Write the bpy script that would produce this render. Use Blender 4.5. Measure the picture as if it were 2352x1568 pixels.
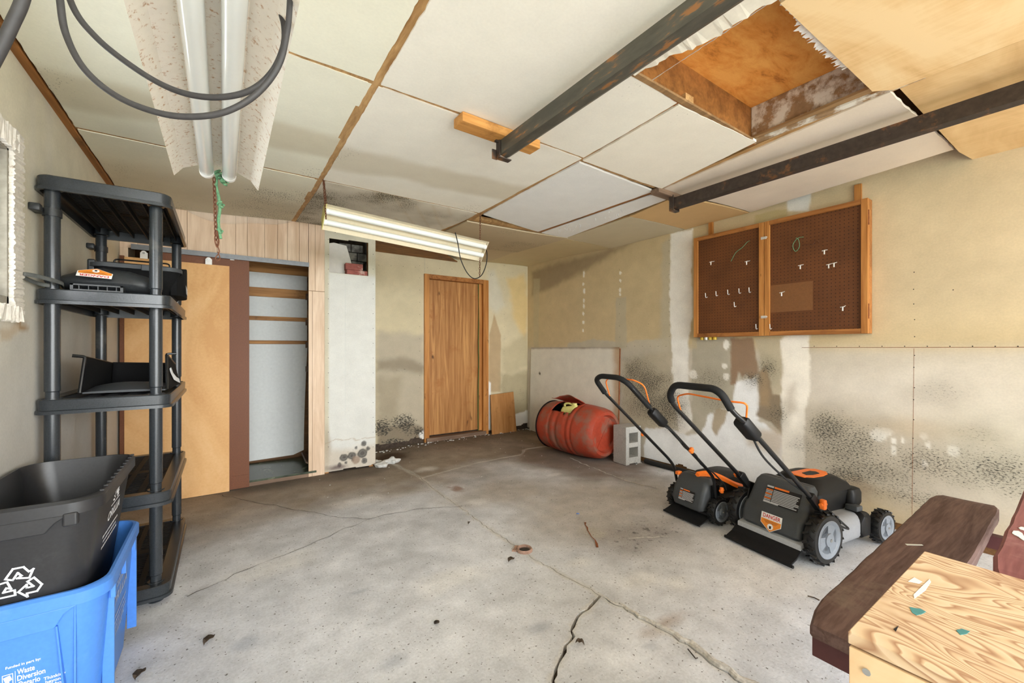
import bpy, bmesh, math, random
import numpy as np
from mathutils import Vector, Matrix
from mathutils.geometry import delaunay_2d_cdt

# ------------------------------------------------------------------ scene, camera, world, light
for o in list(bpy.data.objects): bpy.data.objects.remove(o, do_unlink=True)
SC = bpy.context.scene
COL = SC.collection
FPX, YAW, HOR, CX, EYE = 960.0, 0.604, 800.0, 1176.0, 1.2
cam = bpy.data.cameras.new('camera'); camo = bpy.data.objects.new('camera', cam); COL.objects.link(camo)
cam.sensor_width = 36; cam.lens = 36 * FPX / 2352; cam.shift_y = (HOR - 784) / 2352; cam.clip_start = 0.02
camo.location = (0, 0, EYE); camo.rotation_euler = (math.pi / 2, 0, -YAW)
SC.camera = camo
W = bpy.data.worlds.new('sky'); SC.world = W; W.use_nodes = True
bgn = W.node_tree.nodes['Background']; bgn.inputs[0].default_value = (0.88, 0.95, 1.0, 1); bgn.inputs[1].default_value = 4.2
SC.view_settings.view_transform = 'Standard'; SC.view_settings.look = 'None'
SC.view_settings.gamma = 1; SC.view_settings.use_curve_mapping = False
SC.view_settings.exposure = 0.95
SC.cycles.max_bounces = 12; SC.cycles.diffuse_bounces = 7

sun = bpy.data.lights.new('hazy_sun', 'SUN'); sun.energy = 6.0; sun.angle = math.radians(80); sun.color = (1.0, 0.99, 0.98)
suno = bpy.data.objects.new('hazy_sun', sun); COL.objects.link(suno); suno.rotation_euler = (math.radians(68), 0, math.radians(7))
def portal(name, loc, rot, sx, sy):
    l = bpy.data.lights.new(name, 'AREA'); l.shape = 'RECTANGLE'; l.size = sx; l.size_y = sy
    l.cycles.is_portal = True
    o = bpy.data.objects.new(name, l); COL.objects.link(o); o.location = loc; o.rotation_euler = rot
portal('garage_opening_daylight', (1.5, -2.65, 1.15), (math.pi / 2, 0, 0), 4.3, 2.3)

# room planes
XL, XR, YB, YP, YF, ZC = -0.65, 3.66, 4.90, 4.30, -2.6, 2.31

# ------------------------------------------------------------------ helpers
def ray(u, v):
    c, s = math.cos(YAW), math.sin(YAW); a = (u - CX) / FPX; b = -(v - HOR) / FPX
    return np.array([a * c + s, -a * s + c, b])
def at(u, v, ax, val):           # photo measurement -> point on a real plane of the room
    d = ray(u, v); i = 'xyz'.index(ax); c = (0, 0, EYE)
    t = (val - c[i]) / d[i]
    return np.array(c) + t * d
def sr(r, g, b):                 # sRGB 0-255 -> linear
    f = lambda c: (c / 255 / 12.92) if c <= 10.3 else ((c / 255 + 0.055) / 1.055) ** 2.4
    return (f(r), f(g), f(b))
RNG = random.Random(7)

class B:                         # mesh collector
    def __init__(s): s.v = []; s.f = []
    def add(s, vs, fs):
        n = len(s.v); s.v += [tuple(map(float, p)) for p in vs]; s.f += [tuple(i + n for i in f) for f in fs]; return s
    def box(s, a, b, m=None):
        x0, y0, z0 = a; x1, y1, z1 = b
        vs = [(x0,y0,z0),(x1,y0,z0),(x1,y1,z0),(x0,y1,z0),(x0,y0,z1),(x1,y0,z1),(x1,y1,z1),(x0,y1,z1)]
        if m is not None: vs = [tuple(m @ Vector(p)) for p in vs]
        return s.add(vs, [(3,2,1,0),(4,5,6,7),(0,1,5,4),(1,2,6,5),(2,3,7,6),(3,0,4,7)])
    def loft(s, rings, cap0=True, cap1=True, close=False):
        n = len(rings[0]); vs = [p for r in rings for p in r]; fs = []
        k = len(rings)
        for i in range(k if close else k - 1):
            for j in range(n):
                a = i * n + j; b = i * n + (j + 1) % n; c = ((i + 1) % k) * n + (j + 1) % n; d = ((i + 1) % k) * n + j
                fs.append((a, b, c, d))
        if not close:
            if cap0: fs.append(tuple(reversed(range(n))))
            if cap1: fs.append(tuple(range((k - 1) * n, k * n)))
        return s.add(vs, fs)
    def tube(s, pts, r, n=10, cap=True):
        pts = [Vector(p) for p in pts]; rad = r if isinstance(r, (list, tuple)) else [r] * len(pts)
        rings = []; t0 = None; nrm = None
        for i, p in enumerate(pts):
            t = (pts[min(i + 1, len(pts) - 1)] - pts[max(i - 1, 0)]).normalized()
            if nrm is None:
                up = Vector((0, 0, 1)) if abs(t.z) < 0.9 else Vector((1, 0, 0))
                nrm = t.cross(up).normalized()
            else:
                q = t0.rotation_difference(t); nrm = (q @ nrm).normalized()
                nrm = (nrm - t * nrm.dot(t)).normalized()
            t0 = t; bn = t.cross(nrm)
            rings.append([tuple(p + (nrm * math.cos(2*math.pi*k/n) + bn * math.sin(2*math.pi*k/n)) * rad[i]) for k in range(n)])
        return s.loft(rings, cap, cap)
    def lathe(s, prof, n=32, ax='z', c=(0,0,0)):   # prof: (radius, height)
        rings = []
        for r, h in prof:
            ring = []
            for k in range(n):
                a = 2 * math.pi * k / n; p = (r*math.cos(a), r*math.sin(a), h)
                if ax == 'y': p = (p[1], p[2], p[0])
                elif ax == 'x': p = (p[2], p[0], p[1])
                ring.append((p[0]+c[0], p[1]+c[1], p[2]+c[2]))
            rings.append(ring)
        return s.loft(rings)
    def prism(s, poly, d, o=(0,0,0), ux=(1,0,0), uy=(0,1,0)):  # polygon in plane o,ux,uy extruded by vector d
        o = Vector(o); ux = Vector(ux); uy = Vector(uy); d = Vector(d)
        a = [o + ux * p[0] + uy * p[1] for p in poly]
        return s.loft([[tuple(p) for p in a], [tuple(p + d) for p in a]])
    def xf(s, m):
        s.v = [tuple(m @ Vector(p)) for p in s.v]; return s

def rrect(w, h, r, n=5):
    pts = []
    for cx, cy, a0 in ((w/2-r, h/2-r, 0), (-w/2+r, h/2-r, 90), (-w/2+r, -h/2+r, 180), (w/2-r, -h/2+r, 270)):
        for k in range(n + 1):
            a = math.radians(a0 + 90 * k / n); pts.append((cx + r*math.cos(a), cy + r*math.sin(a)))
    return pts
def rbox(bld, a, b, r=0.01, n=3, m=None):     # box with rounded vertical edges and eased top and bottom
    w, h = b[0]-a[0], b[1]-a[1]; cx, cy = (a[0]+b[0])/2, (a[1]+b[1])/2
    r = min(r, w/2.01, h/2.01, (b[2]-a[2])/2.01); rings = []
    for z, ins in ((a[2], r), (a[2]+r*0.3, r*0.3), (a[2]+r, 0), (b[2]-r, 0), (b[2]-r*0.3, r*0.3), (b[2], r)):
        ring = [(cx+p[0], cy+p[1], z) for p in rrect(w-2*ins, h-2*ins, max(r-ins, r*0.35), n)]
        if m is not None: ring = [tuple(m @ Vector(p)) for p in ring]
        rings.append(ring)
    return bld.loft(rings)
def smooth_path(pts, n=8):
    pts = [Vector(p) for p in pts]; out = []
    for i in range(len(pts) - 1):
        p0 = pts[max(i-1, 0)]; p1 = pts[i]; p2 = pts[i+1]; p3 = pts[min(i+2, len(pts)-1)]
        for k in range(n):
            t = k / n
            out.append(0.5*((2*p1)+(p2-p0)*t+(2*p0-5*p1+4*p2-p3)*t*t+(-p0+3*p1-3*p2+p3)*t**3))
    out.append(pts[-1]); return out

def fillet(pts, r, n=5):                       # polyline with rounded corners
    pts = [Vector(p) for p in pts]; out = [pts[0]]
    for i in range(1, len(pts)-1):
        a = (pts[i-1]-pts[i]); b = (pts[i+1]-pts[i])
        rr = min(r, a.length*0.48, b.length*0.48)
        p = pts[i]+a.normalized()*rr; q = pts[i]+b.normalized()*rr
        for k in range(n+1):
            t = k/n; out.append(p*(1-t)**2 + pts[i]*2*t*(1-t) + q*t*t)
    out.append(pts[-1]); return out

def mkobj(name, bld, mat, parent=None, smooth=False, world=False, bevel=0, **kw):
    me = bpy.data.meshes.new(name)
    v = bld.v
    if world and parent is not None:
        m = parent.matrix_basis.inverted(); v = [tuple(m @ Vector(p)) for p in v]
    me.from_pydata(v, [], bld.f)
    bm = bmesh.new(); bm.from_mesh(me); bmesh.ops.recalc_face_normals(bm, faces=bm.faces); bm.to_mesh(me); bm.free()
    me.materials.append(M[mat] if isinstance(mat, str) else mat)
    if smooth: me.shade_smooth() if hasattr(me, 'shade_smooth') else None
    o = bpy.data.objects.new(name, me); COL.objects.link(o)
    if smooth:
        try: me.set_sharp_from_angle(angle=math.radians(38))
        except Exception: pass
    if parent is not None: o.parent = parent
    if bevel:
        md = o.modifiers.new('bevel', 'BEVEL'); md.width = bevel; md.segments = 2; md.limit_method = 'ANGLE'
    for k, x in kw.items(): o[k] = x
    return o
def thing(name, label, cat, loc=(0,0,0), rz=0, group=None):
    o = bpy.data.objects.new(name, None); COL.objects.link(o); o.empty_display_size = 0.05
    o.location = loc; o.rotation_euler = (0, 0, rz)
    bpy.context.view_layer.update()
    o['label'] = label; o['category'] = cat
    if group: o['group'] = group
    return o
def setting(name, loc=(0,0,0)):
    o = bpy.data.objects.new(name, None); COL.objects.link(o); o.location = loc; o['kind'] = 'structure'; return o
def text_mesh(txt, size, bold=False, sp=1.0):
    c = bpy.data.curves.new('t', 'FONT'); c.body = txt; c.size = size; c.align_x = 'CENTER'; c.align_y = 'CENTER'; c.space_line = 0.8; c.space_character = sp
    if bold: c.offset = size * 0.018
    c.resolution_u = 3
    o = bpy.data.objects.new('t', c); COL.objects.link(o); bpy.context.view_layer.update()
    me = bpy.data.meshes.new_from_object(o.evaluated_get(bpy.context.evaluated_depsgraph_get()))
    bpy.data.objects.remove(o); bpy.data.curves.remove(c)
    return me
def lettering(name, txt, size, o, ux, uy, mat, parent, bold=False, wmax=None, sp=1.0):
    me = text_mesh(txt, size, bold, sp); ux = Vector(ux).normalized(); uy = Vector(uy).normalized(); o = Vector(o)
    vs = [v.co.copy() for v in me.vertices]
    sx = 1.0
    if wmax and vs:
        w = max(p.x for p in vs) - min(p.x for p in vs); sx = wmax / w
    for v, p in zip(me.vertices, vs): v.co = o + ux * p.x * sx + uy * p.y
    me.materials.clear(); me.materials.append(M[mat]); me.name = name
    ob = bpy.data.objects.new(name, me); COL.objects.link(ob); ob.parent = parent
    return ob

# ------------------------------------------------------------------ numpy noise and painting
def vnoise(x, y, seed):
    r = np.random.RandomState(seed); T = r.rand(256, 256)
    xi = np.floor(x).astype(int); yi = np.floor(y).astype(int); fx = x - xi; fy = y - yi
    fx = fx*fx*(3-2*fx); fy = fy*fy*(3-2*fy); g = lambda a, b: T[a % 256, b % 256]
    return (g(xi,yi)*(1-fx)+g(xi+1,yi)*fx)*(1-fy)+(g(xi,yi+1)*(1-fx)+g(xi+1,yi+1)*fx)*fy
def fbm(x, y, seed, sc, octv=4):
    a, t, n = 1.0, 0, 0
    for k in range(octv):
        n = n + a * vnoise(x*sc*2**k + 13.7*k, y*sc*2**k + 5.1*k, seed + k); t += a; a *= 0.55
    return n / t - 0.5                      # about -0.5..0.5
def sstep(a, b, x):
    t = np.clip((x - a) / (b - a), 0, 1); return t*t*(3-2*t)
def pmask(U, V, poly, soft=0.01, rag=0.04, seed=1, sc=9):
    u = U + fbm(U, V, seed, sc) * rag * 2; v = V + fbm(U, V, seed + 50, sc) * rag * 2
    d = np.full(U.shape, 1e9); inside = np.zeros(U.shape, bool); n = len(poly)
    for i in range(n):
        ax, ay = poly[i]; bx, by = poly[(i+1) % n]; ex, ey = bx-ax, by-ay
        t = np.clip(((u-ax)*ex + (v-ay)*ey) / (ex*ex+ey*ey+1e-12), 0, 1)
        d = np.minimum(d, np.hypot(u-ax-t*ex, v-ay-t*ey))
        if ay != by:
            c = ((ay > v) != (by > v)) & (u < (bx-ax)*(v-ay)/(by-ay)+ax); inside ^= c
    sd = np.where(inside, -d, d)
    return 1 - sstep(-soft, soft, sd)
def emask(U, V, cx, cy, rx, ry, soft=0.5, rag=0.25, seed=1, sc=9):
    r = np.hypot((U-cx)/rx, (V-cy)/ry) + fbm(U, V, seed, sc) * rag * 2
    return 1 - sstep(1-soft, 1, r)
class Paint:
    def __init__(s, U, V, base): s.U, s.V = U, V; s.c = np.ones(U.shape + (3,)) * np.array(base); s.m = np.zeros(U.shape)
    def mix(s, k, col, a=1.0):
        k = (k*a)[..., None]; s.c = s.c*(1-k) + np.array(col)*k; return s
    def poly(s, p, col, a=1.0, **k): return s.mix(pmask(s.U, s.V, p, **k), col, a)
    def ell(s, cx, cy, rx, ry, col, a=1.0, **k): return s.mix(emask(s.U, s.V, cx, cy, rx, ry, **k), col, a)
    def mould(s, k, a=1.0): s.m = np.maximum(s.m, k*a); return s
    def vary(s, seed, sc, amp, octv=4):
        n = 1 + fbm(s.U, s.V, seed, sc, octv) * amp; s.c = s.c * n[..., None]; return s

def finish_paint(me, UV, C, Mo):
    n = len(me.vertices)
    a = me.attributes.new('Col', 'FLOAT_COLOR', 'POINT'); c4 = np.ones((n, 4), np.float32); c4[:, :3] = np.clip(C, 0, 1); a.data.foreach_set('color', c4.ravel())
    a = me.attributes.new('Mould', 'FLOAT', 'POINT'); a.data.foreach_set('value', np.clip(Mo, 0, 1).astype(np.float32))
    a = me.attributes.new('Pos', 'FLOAT_VECTOR', 'POINT'); p3 = np.zeros((n, 3), np.float32); p3[:, :2] = UV; a.data.foreach_set('vector', p3.ravel())
def grid_wall(name, o, ux, uy, w, h, step, base, paint, mat, parent=None, cut=None, thick=None, kind='structure', disp=None):
    """painted sheet: o + ux*u + uy*v; cut(U,V)->True where missing; thick = vector to the back face of the sheet"""
    nu = max(2, int(round(w/step))+1); nv = max(2, int(round(h/step))+1)
    u = np.linspace(0, w, nu); v = np.linspace(0, h, nv); U, V = np.meshgrid(u, v, indexing='ij')
    P = Paint(U, V, base); paint(P)
    o = np.array(o, float); ux = np.array(ux, float); uy = np.array(uy, float)
    X = o + U[..., None]*ux + V[..., None]*uy
    if disp is not None: X = X + disp(U, V)
    idx = np.arange(nu*nv).reshape(nu, nv)
    F = np.stack([idx[:-1,:-1], idx[1:,:-1], idx[1:,1:], idx[:-1,1:]], -1)
    if cut is not None:
        Uc = (U[:-1,:-1]+U[1:,1:])/2; Vc = (V[:-1,:-1]+V[1:,1:])/2; keep = ~cut(Uc, Vc); F = F[keep]
    F = F.reshape(-1, 4)
    verts = X.reshape(-1, 3); UVp = np.stack([U.ravel(), V.ravel()], 1); C = P.c.reshape(-1, 3); Mo = P.m.ravel()
    if thick is not None:
        t = np.array(thick, float); n0 = len(verts)
        edges = {}
        for f in F:
            for k in range(4):
                e = (f[k], f[(k+1) % 4]); key = (min(e), max(e)); edges[key] = None if key in edges else e
        bd = [e for e in edges.values() if e is not None]
        ids = sorted({i for e in bd for i in e}); mp = {i: n0+k for k, i in enumerate(ids)}
        verts = np.vstack([verts, verts[ids] + t]); UVp = np.vstack([UVp, UVp[ids]]); C = np.vstack([C, C[ids]*0.8]); Mo = np.concatenate([Mo, Mo[ids]])
        F = F.tolist() + [(int(a), int(b), mp[b], mp[a]) for a, b in bd]
    else: F = F.tolist()
    me = bpy.data.meshes.new(name)
    pv = verts
    if parent is not None:
        mm = np.array(parent.matrix_basis.inverted()); pv = verts @ mm[:3, :3].T + mm[:3, 3]
    me.from_pydata(pv.tolist(), [], F); finish_paint(me, UVp, C, Mo)
    me.materials.append(M[mat]); me.shade_smooth()
    try: me.set_sharp_from_angle(angle=math.radians(40))
    except Exception: pass
    ob = bpy.data.objects.new(name, me); COL.objects.link(ob)
    if parent is not None: ob.parent = parent
    elif kind: ob['kind'] = kind
    return ob
# ------------------------------------------------------------------ materials
M = {}
class N:
    def __init__(s, name, rough=0.6, metal=0.0, spec=0.4):
        s.m = bpy.data.materials.new(name); s.m.use_nodes = True; s.t = s.m.node_tree; s.b = s.t.nodes['Principled BSDF']
        s.b.inputs['Roughness'].default_value = rough; s.b.inputs['Metallic'].default_value = metal
        s.b.inputs['Specular IOR Level'].default_value = spec; M[name] = s.m
    def n(s, t, **k):
        x = s.t.nodes.new(t)
        for a, b in k.items(): setattr(x, a, b)
        return x
    def lk(s, a, b): s.t.links.new(a, b)
    def put(s, sock, val):
        if hasattr(val, 'links'): s.lk(val, sock)
        elif isinstance(val, (tuple, list)) and len(val) == 3 and sock.type == 'RGBA': sock.default_value = (*val, 1)
        else: sock.default_value = val
    def obj(s, scale=(1,1,1), rot=(0,0,0), src='Object'):
        if src in ('Object', 'Generated', 'UV'): o = s.n('ShaderNodeTexCoord').outputs[src]
        else:
            a = s.n('ShaderNodeAttribute'); a.attribute_name = src; o = a.outputs['Vector']
        mp = s.n('ShaderNodeMapping'); s.lk(o, mp.inputs[0]); mp.inputs['Scale'].default_value = scale; mp.inputs['Rotation'].default_value = rot
        return mp.outputs[0]
    def noise(s, co, scale=5, detail=5, rough=0.55, dist=0):
        x = s.n('ShaderNodeTexNoise'); s.lk(co, x.inputs['Vector']); x.inputs['Scale'].default_value = scale
        x.inputs['Detail'].default_value = detail; x.inputs['Roughness'].default_value = rough; x.inputs['Distortion'].default_value = dist
        return x.outputs['Fac']
    def wave(s, co, scale=3, dist=4, detail=2, dscale=1, prof='SIN', typ='BANDS', direction='X'):
        x = s.n('ShaderNodeTexWave'); s.lk(co, x.inputs['Vector']); x.wave_type = typ; x.bands_direction = direction; x.wave_profile = prof
        x.inputs['Scale'].default_value = scale; x.inputs['Distortion'].default_value = dist; x.inputs['Detail'].default_value = detail; x.inputs['Detail Scale'].default_value = dscale
        return x.outputs['Fac']
    def ramp(s, f, *stops):
        x = s.n('ShaderNodeValToRGB'); s.lk(f, x.inputs[0]); e = x.color_ramp.elements
        while len(e) < len(stops): e.new(0.5)
        for el, (p, c) in zip(e, stops):
            el.position = p; el.color = (*c, 1) if isinstance(c, tuple) else (c, c, c, 1)
        return x.outputs[0]
    def math(s, op, a, b=0.0, c=0.0, clamp=False):
        x = s.n('ShaderNodeMath', operation=op, use_clamp=clamp)
        for i, q in enumerate((a, b, c)): s.put(x.inputs[i], q)
        return x.outputs[0]
    def mix(s, f, a, b, mode='MIX'):
        x = s.n('ShaderNodeMix', data_type='RGBA', blend_type=mode); s.put(x.inputs[0], f); s.put(x.inputs[6], a); s.put(x.inputs[7], b); return x.outputs[2]
    def attr(s, name, out='Fac'):
        a = s.n('ShaderNodeAttribute'); a.attribute_name = name; return a.outputs[out]
    def col(s, c): s.put(s.b.inputs['Base Color'], c); return s
    def rough(s, c): s.put(s.b.inputs['Roughness'], c); return s
    def bump(s, f, strength=0.2, dist=0.01):
        x = s.n('ShaderNodeBump'); s.lk(f, x.inputs['Height']); x.inputs['Strength'].default_value = strength; x.inputs['Distance'].default_value = dist
        s.lk(x.outputs[0], s.b.inputs['Normal']); return s

def speckle(name, c, rough=0.5, amt=0.12, scale=40, metal=0, spec=0.4, bump=0.0, dirt=None):
    k = N(name, rough, metal, spec); co = k.obj(); f = k.noise(co, scale, 4)
    lo = tuple(x*(1-amt) for x in c); hi = tuple(min(1, x*(1+amt)) for x in c)
    out = k.ramp(f, (0.3, lo), (0.7, hi))
    if dirt:
        g = k.noise(k.obj(), dirt[1], 6, 0.65); g = k.ramp(g, (dirt[2], 0.0), (dirt[2]+0.12, 1.0)); out = k.mix(g, out, dirt[0])
    k.col(out)
    if bump: k.bump(f, bump, 0.004)
    return k
def wood(name, c0, c1, axis='x', freq=14, rough=0.6, dist=5, stretch=0.06, c2=None, bump=0.15, knots=None):
    k = N(name, rough, 0, 0.3); sc = {'x': (stretch,1,1), 'y': (1,stretch,1), 'z': (1,1,stretch)}[axis]
    co = k.obj(sc); g = k.noise(co, freq, 5, 0.6, dist*0.2); w = k.noise(co, freq*5, 3)
    f = k.math('ADD', k.math('MULTIPLY', g, 0.7), k.math('MULTIPLY', w, 0.3))
    out = k.ramp(f, (0.36, c0), (0.5, tuple((a+b)/2 for a, b in zip(c0, c1))), (0.62, c1))
    if c2:
        h = k.noise(k.obj(), 3.0, 6, 0.7); h = k.ramp(h, (0.55, 0.0), (0.72, 1.0)); out = k.mix(h, out, c2)
    if knots:
        v = k.noise(k.obj({'x': (0.4,1,1), 'y': (1,0.4,1), 'z': (1,1,0.4)}[axis]), knots[1], 2); v = k.ramp(v, (0.68, 0.0), (0.76, 1.0)); out = k.mix(v, out, knots[0])
    k.col(out).bump(f, bump, 0.002); return k

def painted(name, rough=0.75, mscale=38, grain=0.10, rot=-0.3, stretch=(1,1.9,1), dots=None, mcol=(0.028,0.028,0.024), bump=0.12, thr=(0.80, 0.47), spec=0.25):
    """wall or floor sheet: its own stain colours come from the Col attribute, fine mould flecks from Mould"""
    k = N(name, rough, 0, spec); c = k.attr('Col', 'Color'); mo = k.attr('Mould')
    co = k.obj((1,1,1), src='Pos'); f = k.noise(co, 7, 8, 0.65); f2 = k.noise(co, 90, 4, 0.6)
    m = k.math('ADD', k.math('MULTIPLY', f, grain*2.2), k.math('MULTIPLY', f2, grain*1.6)); m = k.math('ADD', m, 1-grain*1.9)
    c = k.mix(1.0, c, m, 'MULTIPLY')
    cm = k.obj(stretch, (0,0,rot), src='Pos'); g = k.noise(cm, mscale, 5, 0.62)
    t = k.math('SUBTRACT', thr[0], k.math('MULTIPLY', mo, thr[1])); g = k.math('MULTIPLY', k.math('SUBTRACT', g, t), 9, clamp=True)
    g = k.math('MULTIPLY', g, k.math('MULTIPLY', mo, 1.6, clamp=True)); c = k.mix(k.math('MULTIPLY', g, 0.9), c, mcol)
    if dots:
        s = k.noise(co, dots[0], 3, 0.5); s = k.ramp(s, (dots[1], 0.0), (dots[1]+0.03, 1.0)); c = k.mix(k.math('MULTIPLY', s, dots[3] if len(dots) > 3 else 0.7), c, dots[2])
    k.col(c); k.bump(k.math('ADD', f, f2), bump, 0.003); return k

painted('wall_paint', grain=0.14, thr=(0.74,0.34)); painted('mould_wall_paint', mscale=70, stretch=(1,2.2,1), rot=-0.25, thr=(0.70,0.26), grain=0.16)
painted('ceiling_board', mscale=55, grain=0.07, rot=0.0, stretch=(2.2,1,1), thr=(0.78,0.34), mcol=(0.10,0.085,0.055))
k = painted('concrete', rough=0.85, mscale=24, grain=0.34, stretch=(1,1,1), thr=(0.72,0.36), bump=0.5, dots=(70, 0.655, (0.10,0.085,0.07), 0.8), spec=0.3)
painted('old_board', mscale=50, grain=0.16)
speckle('dirt', sr(70,58,48), 0.9, 0.4, 25, bump=0.4)
speckle('crack_edge', sr(190,185,177), 0.9, 0.3, 60, bump=0.4)
speckle('crack_dark', sr(58,50,44), 0.95, 0.3, 60)
wood('joist_wood', sr(120,78,38), sr(168,112,58), 'y', 12, c2=sr(90,60,34))
wood('backing_wood', sr(95,66,38), sr(140,100,60), 'x', 10, c2=sr(70,50,32))
wood('old_strip_wood', sr(120,92,62), sr(165,130,90), 'y', 14)
k = N('hardboard_orange', 0.7, 0, 0.3); co = k.obj((1,2.2,1)); f = k.noise(co, 5, 8, 0.7, 0.4); g = k.noise(k.obj(), 180, 2)
out = k.ramp(f, (0.30, sr(168,100,40)), (0.42, sr(226,150,68)), (0.6, sr(244,180,96))); out = k.mix(k.math('MULTIPLY', g, 0.35), out, sr(200,130,60))
k.col(out)
def ply(name, c0, c1, c2, rot=0.3, sc=(1,1,1), freq=2.2, rough=0.6):
    k = N(name, rough, 0, 0.3); co = k.obj(sc, (0,0,rot)); f = k.noise(co, freq, 6, 0.55, 1.6); g = k.noise(k.obj((1,0.05,1), (0,0,rot)), 60, 3)
    f = k.math('ADD', f, k.math('MULTIPLY', k.math('SUBTRACT', g, 0.5), 0.22))
    k.col(k.ramp(f, (0.34, c0), (0.5, c1), (0.66, c2))).bump(g, 0.06, 0.001); return k
ply('birch_ply', sr(206,166,112), sr(226,190,138), sr(236,206,158), sc=(0.5,1.2,1), freq=2.6)
ply('tan_ply', sr(206,168,116), sr(222,186,134), sr(232,200,150), sc=(0.4,1.6,1))
ply('slider_ply', sr(210,160,104), sr(222,176,120), sr(230,188,136), sc=(1,1,0.45), freq=2.0)
wood('plank_pale', sr(206,176,146), sr(232,208,182), 'z', 12, rough=0.5, stretch=0.09, c2=None, bump=0.08)
speckle('hardboard_brown', sr(112,66,38), 0.55, 0.15, 120, dirt=(sr(132,84,50), 3.0, 0.58))
speckle('rail_metal', sr(110,112,114), 0.4, 0.1, 60, metal=0.6)
speckle('white_board', sr(214,217,215), 0.7, 0.04, 40, dirt=(sr(178,176,168), 7, 0.66))
wood('rail_wood', sr(130,86,44), sr(188,136,80), 'x', 14, c2=sr(96,62,32))
speckle('wet_green_board', sr(66,74,58), 0.25, 0.5, 14, dirt=(sr(120,124,104), 9, 0.55), spec=0.6)
wood('door_wood', sr(140,88,44), sr(198,146,88), 'z', 11, rough=0.5, dist=8, stretch=0.05, knots=(sr(62,36,18), 9), c2=sr(158,98,48))
wood('frame_wood', sr(156,98,44), sr(198,138,74), 'z', 14, rough=0.5, knots=(sr(84,50,22), 18))
wood('cabinet_wood', sr(132,80,36), sr(182,122,66), 'y', 16, rough=0.5, c2=sr(110,66,32))
wood('scrap_wood', sr(150,100,52), sr(182,132,78), 'z', 12, c2=sr(110,72,38))
wood('threshold_wood', sr(92,70,56), sr(140,116,96), 'x', 14)
wood('block_wood', sr(176,116,52), sr(212,156,88), 'x', 14, c2=sr(140,92,44))
# pegboard: brown hardboard with a 25 mm lattice of tiny holes
k = N('pegboard', 0.55, 0, 0.35); tc = k.n('ShaderNodeTexCoord'); sp = k.n('ShaderNodeSeparateXYZ'); k.lk(tc.outputs['Object'], sp.inputs[0])
def lat(o): return k.math('SUBTRACT', k.math('FRACT', k.math('MULTIPLY', o, 1/0.0254)), 0.5)
r = k.math('SQRT', k.math('ADD', k.math('POWER', lat(sp.outputs[1]), 2), k.math('POWER', lat(sp.outputs[2]), 2)))
hole = k.math('LESS_THAN', r, 0.13); co = k.obj(); f = k.noise(co, 4, 6, 0.6); g = k.noise(co, 150, 2)
out = k.ramp(k.math('ADD', k.math('MULTIPLY', f, 0.75), k.math('MULTIPLY', g, 0.25)), (0.3, sr(84,48,22)), (0.7, sr(112,66,32)))
k.col(k.mix(hole, out, sr(40,22,10)))
speckle('pegboard_pale', sr(122,80,44), 0.5, 0.1, 90)
speckle('black_plastic', sr(42,44,46), 0.42, 0.25, 160, spec=0.5, dirt=(sr(62,62,62), 5, 0.62), bump=0.05)
speckle('shelf_plastic', sr(46,50,54), 0.27, 0.2, 220, spec=0.5, dirt=(sr(74,74,72), 4, 0.6), bump=0.06)
speckle('black_metal', sr(14,14,15), 0.35, 0.2, 60, spec=0.5)
speckle('foam_black', sr(17,17,18), 0.75, 0.2, 200, bump=0.1)
speckle('rubber', sr(20,20,21), 0.75, 0.3, 90, spec=0.25, bump=0.2, dirt=(sr(44,41,38), 12, 0.62))
speckle('tyre', sr(15,15,16), 0.45, 0.3, 60, bump=0.1, spec=0.5)
speckle('dark_grey_plastic', sr(64,67,70), 0.5, 0.1, 200, bump=0.05, dirt=(sr(88,84,78), 6, 0.62))
speckle('mid_grey_plastic', sr(120,126,134), 0.45, 0.06, 90, dirt=(sr(110,108,104), 5, 0.62))
speckle('deck_grey', sr(142,144,148), 0.4, 0.05, 60, dirt=(sr(126,120,108), 6, 0.62))
speckle('orange_plastic', sr(236,118,36), 0.4, 0.06, 80)
speckle('bolt_steel', sr(170,170,168), 0.3, 0.1, 60, metal=0.8)
speckle('sticker_white', sr(236,234,230), 0.5, 0.02, 50)
speckle('sticker_orange', sr(232,140,46), 0.5, 0.05, 50)
speckle('sticker_red', sr(196,40,36), 0.5, 0.05, 50)
speckle('sticker_grey', sr(176,178,180), 0.5, 0.08, 120)
speckle('print_black', sr(30,28,28), 0.6, 0.05, 50)
speckle('print_white', sr(232,234,238), 0.6, 0.04, 50)
speckle('print_worn', sr(176,188,210), 0.6, 0.25, 70)
speckle('blue_plastic', sr(74,132,214), 0.38, 0.05, 90, spec=0.5, dirt=(sr(96,146,216), 4, 0.62))
speckle('bin_black', sr(40,40,42), 0.36, 0.15, 120, spec=0.5, dirt=(sr(60,60,60), 6, 0.64))
speckle('barrel_red', sr(164,64,42), 0.5, 0.1, 40, dirt=(sr(140,92,76), 4.5, 0.47), bump=0.06)
speckle('jug_yellow', sr(214,206,128), 0.45, 0.05, 30, dirt=(sr(120,100,70), 22, 0.6))
speckle('cement_block', sr(172,170,164), 0.95, 0.18, 110, bump=0.5, dirt=(sr(146,142,134), 7, 0.6))
speckle('rust_track', sr(66,56,50), 0.5, 0.25, 40, metal=0.3, dirt=(sr(136,92,56), 9, 0.58))
k = N('green_grey_track', 0.45, 0.3); co = k.obj((1,0.25,1)); f = k.noise(co, 22, 6, 0.6); k.col(k.ramp(f, (0.4, sr(82,80,72)), (0.56, sr(96,92,82)), (0.62, sr(160,112,70))))
speckle('dark_track', sr(40,36,34), 0.5, 0.3, 40, metal=0.3)
speckle('reflector_white', sr(234,226,212), 0.45, 0.03, 60, dirt=(sr(180,132,86), 85, 0.56))
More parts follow.
